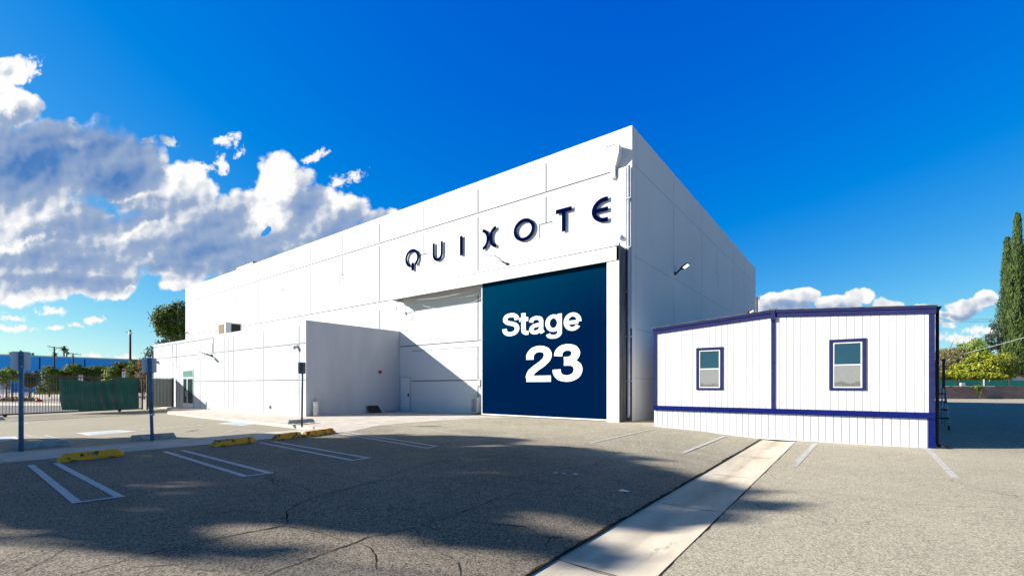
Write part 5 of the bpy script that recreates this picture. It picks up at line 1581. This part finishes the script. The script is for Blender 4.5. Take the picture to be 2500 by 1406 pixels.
# house behind
hd = 80
t = thing('house', 'small house with orange tiled gable behind the green fence', 'house', far(2480, 942, hd))
def hp(px, py, dd=0): q = far(px, py, hd) - cn * dd; return q
a = MB()
L0, Lp, L1 = hp(2431, 929), hp(2467, 914.5), hp(2570, 933)
zb0 = 0
a.v += [tuple((L0.x, L0.y, 0)), tuple((L1.x, L1.y, 0)), tuple(L1), tuple(Lp), tuple(L0)]; a.face((0, 1, 2, 3, 4), M['pinkwall'])
i0 = 5; dpt = -cn * 10
a.v += [tuple(Vector(v) + dpt) for v in a.v[:5]]; a.face((9, 8, 7, 6, 5), M['pinkwall'])
a.face((0, 4, 9, 5), M['pinkwall']); a.face((1, 6, 7, 2), M['pinkwall'])
a.build('wall', t)
a = MB()
for A1, B1 in ((L0, Lp), (Lp, L1)):
    e1 = (A1 - B1).normalized() * .4 if A1 is L0 else Vector((0, 0, 0))
    p0 = A1 + e1 + cn * .35 + Vector((0, 0, .05)); p1 = B1 + cn * .35 + Vector((0, 0, .05)); up_ = Vector((0, 0, .22))
    q0, q1 = p0 - cn * 10.6, p1 - cn * 10.6
    a.hexa([p0, p1, q1, q0, p0 + up_, p1 + up_, q1 + up_, q0 + up_], M['roof_tile'])
a.build('roof', t)
a = MB(); q = hp(2466, 917) + cn * .05; a.beam(q, q + Vector((0, 0, -1.1)), .3, .1, M['roof_tile']); a.build('trim_board', t)

# trees behind the block wall
tr_ = [('yellow-green orange tree, the wide low one behind the green fence', 'leaf_yellow', 72, [(2400, 895, 42, 30), (2365, 905, 34, 24), (2430, 905, 30, 26), (2395, 880, 26, 20), (2450, 880, 24, 18), (2340, 915, 26, 14), (2380, 918, 34, 12), (2430, 918, 34, 12), (2465, 900, 20, 22), (2310, 920, 24, 8)], 12000, .17, 2400),
       ('taller bright green tree behind the yellow one', 'leaf_lime', 82, [(2375, 850, 24, 16), (2390, 862, 22, 20), (2365, 865, 26, 14), (2385, 835, 12, 12), (2350, 842, 10, 5), (2395, 875, 28, 14)], 4200, .17, 2380),
       ('olive brown half-bare tree beside the trailer corner', 'leaf_olive', 76, [(2325, 885, 30, 28), (2300, 880, 22, 28), (2345, 870, 28, 22), (2310, 905, 30, 18), (2330, 860, 24, 12), (2350, 895, 26, 22), (2295, 915, 20, 14)], 7500, .13, 2320),
       ('green crown just right of the trailer gutter', 'leaf_yellow', 90, [(2312, 862, 22, 10), (2300, 870, 18, 14), (2330, 858, 14, 8)], 1800, .16, 2305)]
for k, (lab, mm, dist, bl, n, sz, tp) in enumerate(tr_):
    tree('garden_tree', lab, 'tree', [blob_px(a_, b_, c_, d_, dist + (i % 3) * .7 - .7) for i, (a_, b_, c_, d_) in enumerate(bl)], n, sz, M[mm], (tp, dist), .2, 'trees behind the block wall', seed=70 + k, limbs=6)
tree('bush', 'long low yellow-green hedge right behind the green mesh fence', 'bush', [blob_px(a_, 920, 17, 9, 67, 1.0) for a_ in (2288, 2312, 2336, 2360, 2384, 2408, 2430)], 5200, .14, M['leaf_yellow'], (2350, 67), .06, 'trees behind the block wall', seed=88)
tree('pine_tree', 'dark open-branched pine left of the cypresses', 'tree', [blob_px(a_, b_, c_, d_, 92) for a_, b_, c_, d_ in ((2418, 820, 11, 7), (2440, 812, 12, 8), (2430, 800, 8, 5), (2412, 832, 9, 6), (2432, 838, 12, 7), (2450, 828, 12, 9), (2422, 848, 10, 6), (2450, 850, 14, 8), (2424, 794, 4, 5))],
     3000, .15, M['leaf_pine'], (2458, 92), .3, seed=90, limbs=8)
tree('garden_tree', 'withered brown shoot hanging between the bushes', 'tree', [blob_px(2432, 872, 5, 9, 78), blob_px(2427, 886, 4, 8, 78)], 320, .10, M['leaf_brown'], (2432, 78), .1, 'trees behind the block wall', seed=93)

def cypress(label, px, topy, basey, wpx, dist, n, seed, lean=0, taper=.62):
    k = dist / FOC; c = far(px, 942, dist); H0 = CAMZ + (942 - basey) * k; H1 = CAMZ + (942 - topy) * k
    t = thing('cypress_tree', label, 'tree', (c.x, c.y, 0), 'tall cypresses')
    rnd = random.Random(seed); a = MB(); W = wpx * k
    strands = n // 9
    for _ in range(strands):
        u = rnd.random() ** .85; z = H0 + (H1 - H0) * u
        prof = min(1, (u + .05) * 7) ** .5 * (1 - u) ** taper * (1 + .10 * math.sin(u * 11 + seed)) * 1.15
        an = rnd.random() * 6.28
        lump = .80 + .46 * noise.noise((math.cos(an) * 1.7 + seed, math.sin(an) * 1.7, z * .42)) + .34 * noise.noise((math.cos(an) * 4, math.sin(an) * 4, z * 1.3))
        r_ = W * prof * lump * (1 - .22 * rnd.random() ** 2)
        d = Vector((math.cos(an), math.sin(an), 0))
        p = Vector((c.x + lean * (z - H0), c.y, z)) + d * r_
        for q in range(9):
            pp = p + Vector((rnd.gauss(0, .16), rnd.gauss(0, .16), rnd.gauss(0, .35)))
            s_ = d.cross(Vector((0, 0, 1))) * rnd.uniform(.05, .10) + d * rnd.uniform(-.05, .05)
            up_ = (Vector((0, 0, 1)) + d * rnd.uniform(.0, .5) + Vector((rnd.gauss(0, .15), rnd.gauss(0, .15), 0))) * rnd.uniform(.25, .5)
            a.poly([pp - s_, pp + s_ - up_ * .2, pp + up_ + s_ * .3, pp + up_ * .7 - s_ * .8], M['leaf_cypress'])
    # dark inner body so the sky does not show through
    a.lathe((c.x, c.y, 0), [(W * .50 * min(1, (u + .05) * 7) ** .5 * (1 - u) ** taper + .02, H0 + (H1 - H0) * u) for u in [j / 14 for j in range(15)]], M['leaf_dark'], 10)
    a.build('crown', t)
    b = MB(); b.tube([(c.x, c.y, 0), (c.x, c.y, H0 + 1)], [.45, .35], M['bark'], 9); b.build('trunk', t)
cypress('taller cypress, the front and right one of the pair', 2484, 530, 922, 30, 86, 20000, 1, taper=.85)
cypress('slimmer and darker cypress behind the taller one', 2459, 586, 880, 20, 94, 11000, 4, taper=.7)

# ------------------------------------------------------------------ trees left of the frame whose shadow lies over the lot
MAIN = [(-400, 1062), (0, 1061), (174, 1060), (322, 1054), (430, 1056), (560, 1056), (640, 1058), (700, 1060), (790, 1072), (860, 1069), (898, 1062), (966, 1060), (1020, 1063), (1106, 1063), (1220, 1067), (1292, 1076),
        (1240, 1082), (1300, 1089), (1400, 1089), (1500, 1097), (1564, 1106), (1520, 1114), (1600, 1131), (1700, 1146), (1740, 1158), (1780, 1171), (1720, 1180), (1800, 1191), (1876, 1198), (1780, 1207), (1660, 1212),
        (1700, 1222), (1732, 1228), (1580, 1235), (1480, 1242), (1380, 1237), (1280, 1224), (1210, 1214), (1170, 1222), (1200, 1246), (1300, 1270), (1370, 1292), (1420, 1310), (1300, 1318), (1180, 1309), (1060, 1300), (900, 1281),
        (836, 1282), (704, 1275), (560, 1266), (470, 1272), (430, 1290), (480, 1302), (560, 1308), (620, 1322), (640, 1338), (560, 1346), (484, 1353), (396, 1348), (308, 1334), (200, 1318), (100, 1290), (0, 1262), (-400, 1240)]
HOLES = [(412, 1185, 130, 7, .75), (630, 1196, 50, 5, .5), (532, 1235, 55, 6, .6), (1060, 1210, 70, 8, .6), (1560, 1194, 95, 5, .7), (820, 1234, 50, 4, .4), (1010, 1148, 60, 4, .35),
         (350, 1110, 60, 4, .55), (1180, 1088, 60, 4, .7), (505, 1059, 50, 4, .8), (620, 1120, 90, 4, .3), (740, 1160, 70, 5, .3), (1230, 1150, 90, 6, .25), (300, 1250, 80, 6, .3), (1290, 1180, 80, 5, .35)]
def inside(x, y):
    c = False; j = len(MAIN) - 1
    for i in range(len(MAIN)):
        xi, yi = MAIN[i]; xj, yj = MAIN[j]
        if (yi > y) != (yj > y) and x < (xj - xi) * (y - yi) / (yj - yi) + xi: c = not c
        j = i
    return c
def lit(px, py, rnd):
    if not inside(px, py): return True
    for hx, hy, rx, ry, s_ in HOLES:
        if ((px - hx) / rx) ** 2 + ((py - hy) / ry) ** 2 < 1 and rnd.random() < s_ * 1.15: return True
    return False
rnd = random.Random(12)
TREES = {}
LD = -SUN_DIR
HG = .2
# walk over the shaded ground in camera-aligned coordinates (X right, Y forward) and lift each spot back up the sunbeam
Yf = 4.6
bins = [(4.0, 7.2), (7.2, 10.2), (10.2, 13.0), (13.0, 17)]
step = .17
while Yf < 15.8:
    Xr = -19.0
    while Xr < 4.8:
        X = Xr + rnd.uniform(-.5, .5) * step * 2; Y = Yf + rnd.uniform(-.5, .5) * step
        px = 1250 + FOC * X / Y; hgt = CAMZ - (HG if X > -10 or Y < 12 else .05); py = 942 + FOC * (CAMZ - HG) / Y
        if not lit(px, py, rnd):
            target = -27 + rnd.uniform(-2.6, 2.6)
            s_ = (X - target)
            z = HG + s_ * .461
            wx, wy = .8 * target - .6 * Y, .6 * target + .8 * Y
            for bi, (y0, y1) in enumerate(bins):
                if y0 <= Y < y1: TREES.setdefault(bi, []).append(Vector((wx, wy, z)))
        Xr += step * 1.25
    Yf += step
labs = ['tree standing left of the lot, nearest to the viewer', 'tree left of the lot, second in the row', 'tree left of the lot, third in the row', 'tree left of the lot, farthest in the row']
for bi, (y0, y1) in enumerate(bins):
    pts = TREES.get(bi, [])
    if not pts: continue
    Yc = (y0 + y1) / 2; X = -27
    base = Vector((.8 * X - .6 * Yc, .6 * X + .8 * Yc, LOTZ))
    t = thing('shade_tree', labs[bi] + ', casting the wide dappled shadow', 'tree', base, 'shade trees left of the lot')
    a = MB()
    for p in pts:
        for _ in range(2):
            q = p + Vector((rnd.gauss(0, .06), rnd.gauss(0, .06), rnd.gauss(0, .07)))
            nrm = (LD * 1.2 + Vector((rnd.gauss(0, .6), rnd.gauss(0, .6), rnd.gauss(0, .6)))).normalized()
            u = nrm.orthogonal().normalized(); w_ = nrm.cross(u); s_ = rnd.uniform(.15, .22)
            a.poly([q - u * s_, q - w_ * s_ * .8, q + u * s_, q + w_ * s_ * .8], M['leaf_shade'])
    a.build('crown', t)
    b = MB(); trunk(b, base, base + Vector((0, 0, 9.5)), .22, M['bark'], 6, bi, .35); b.build('trunk', t)
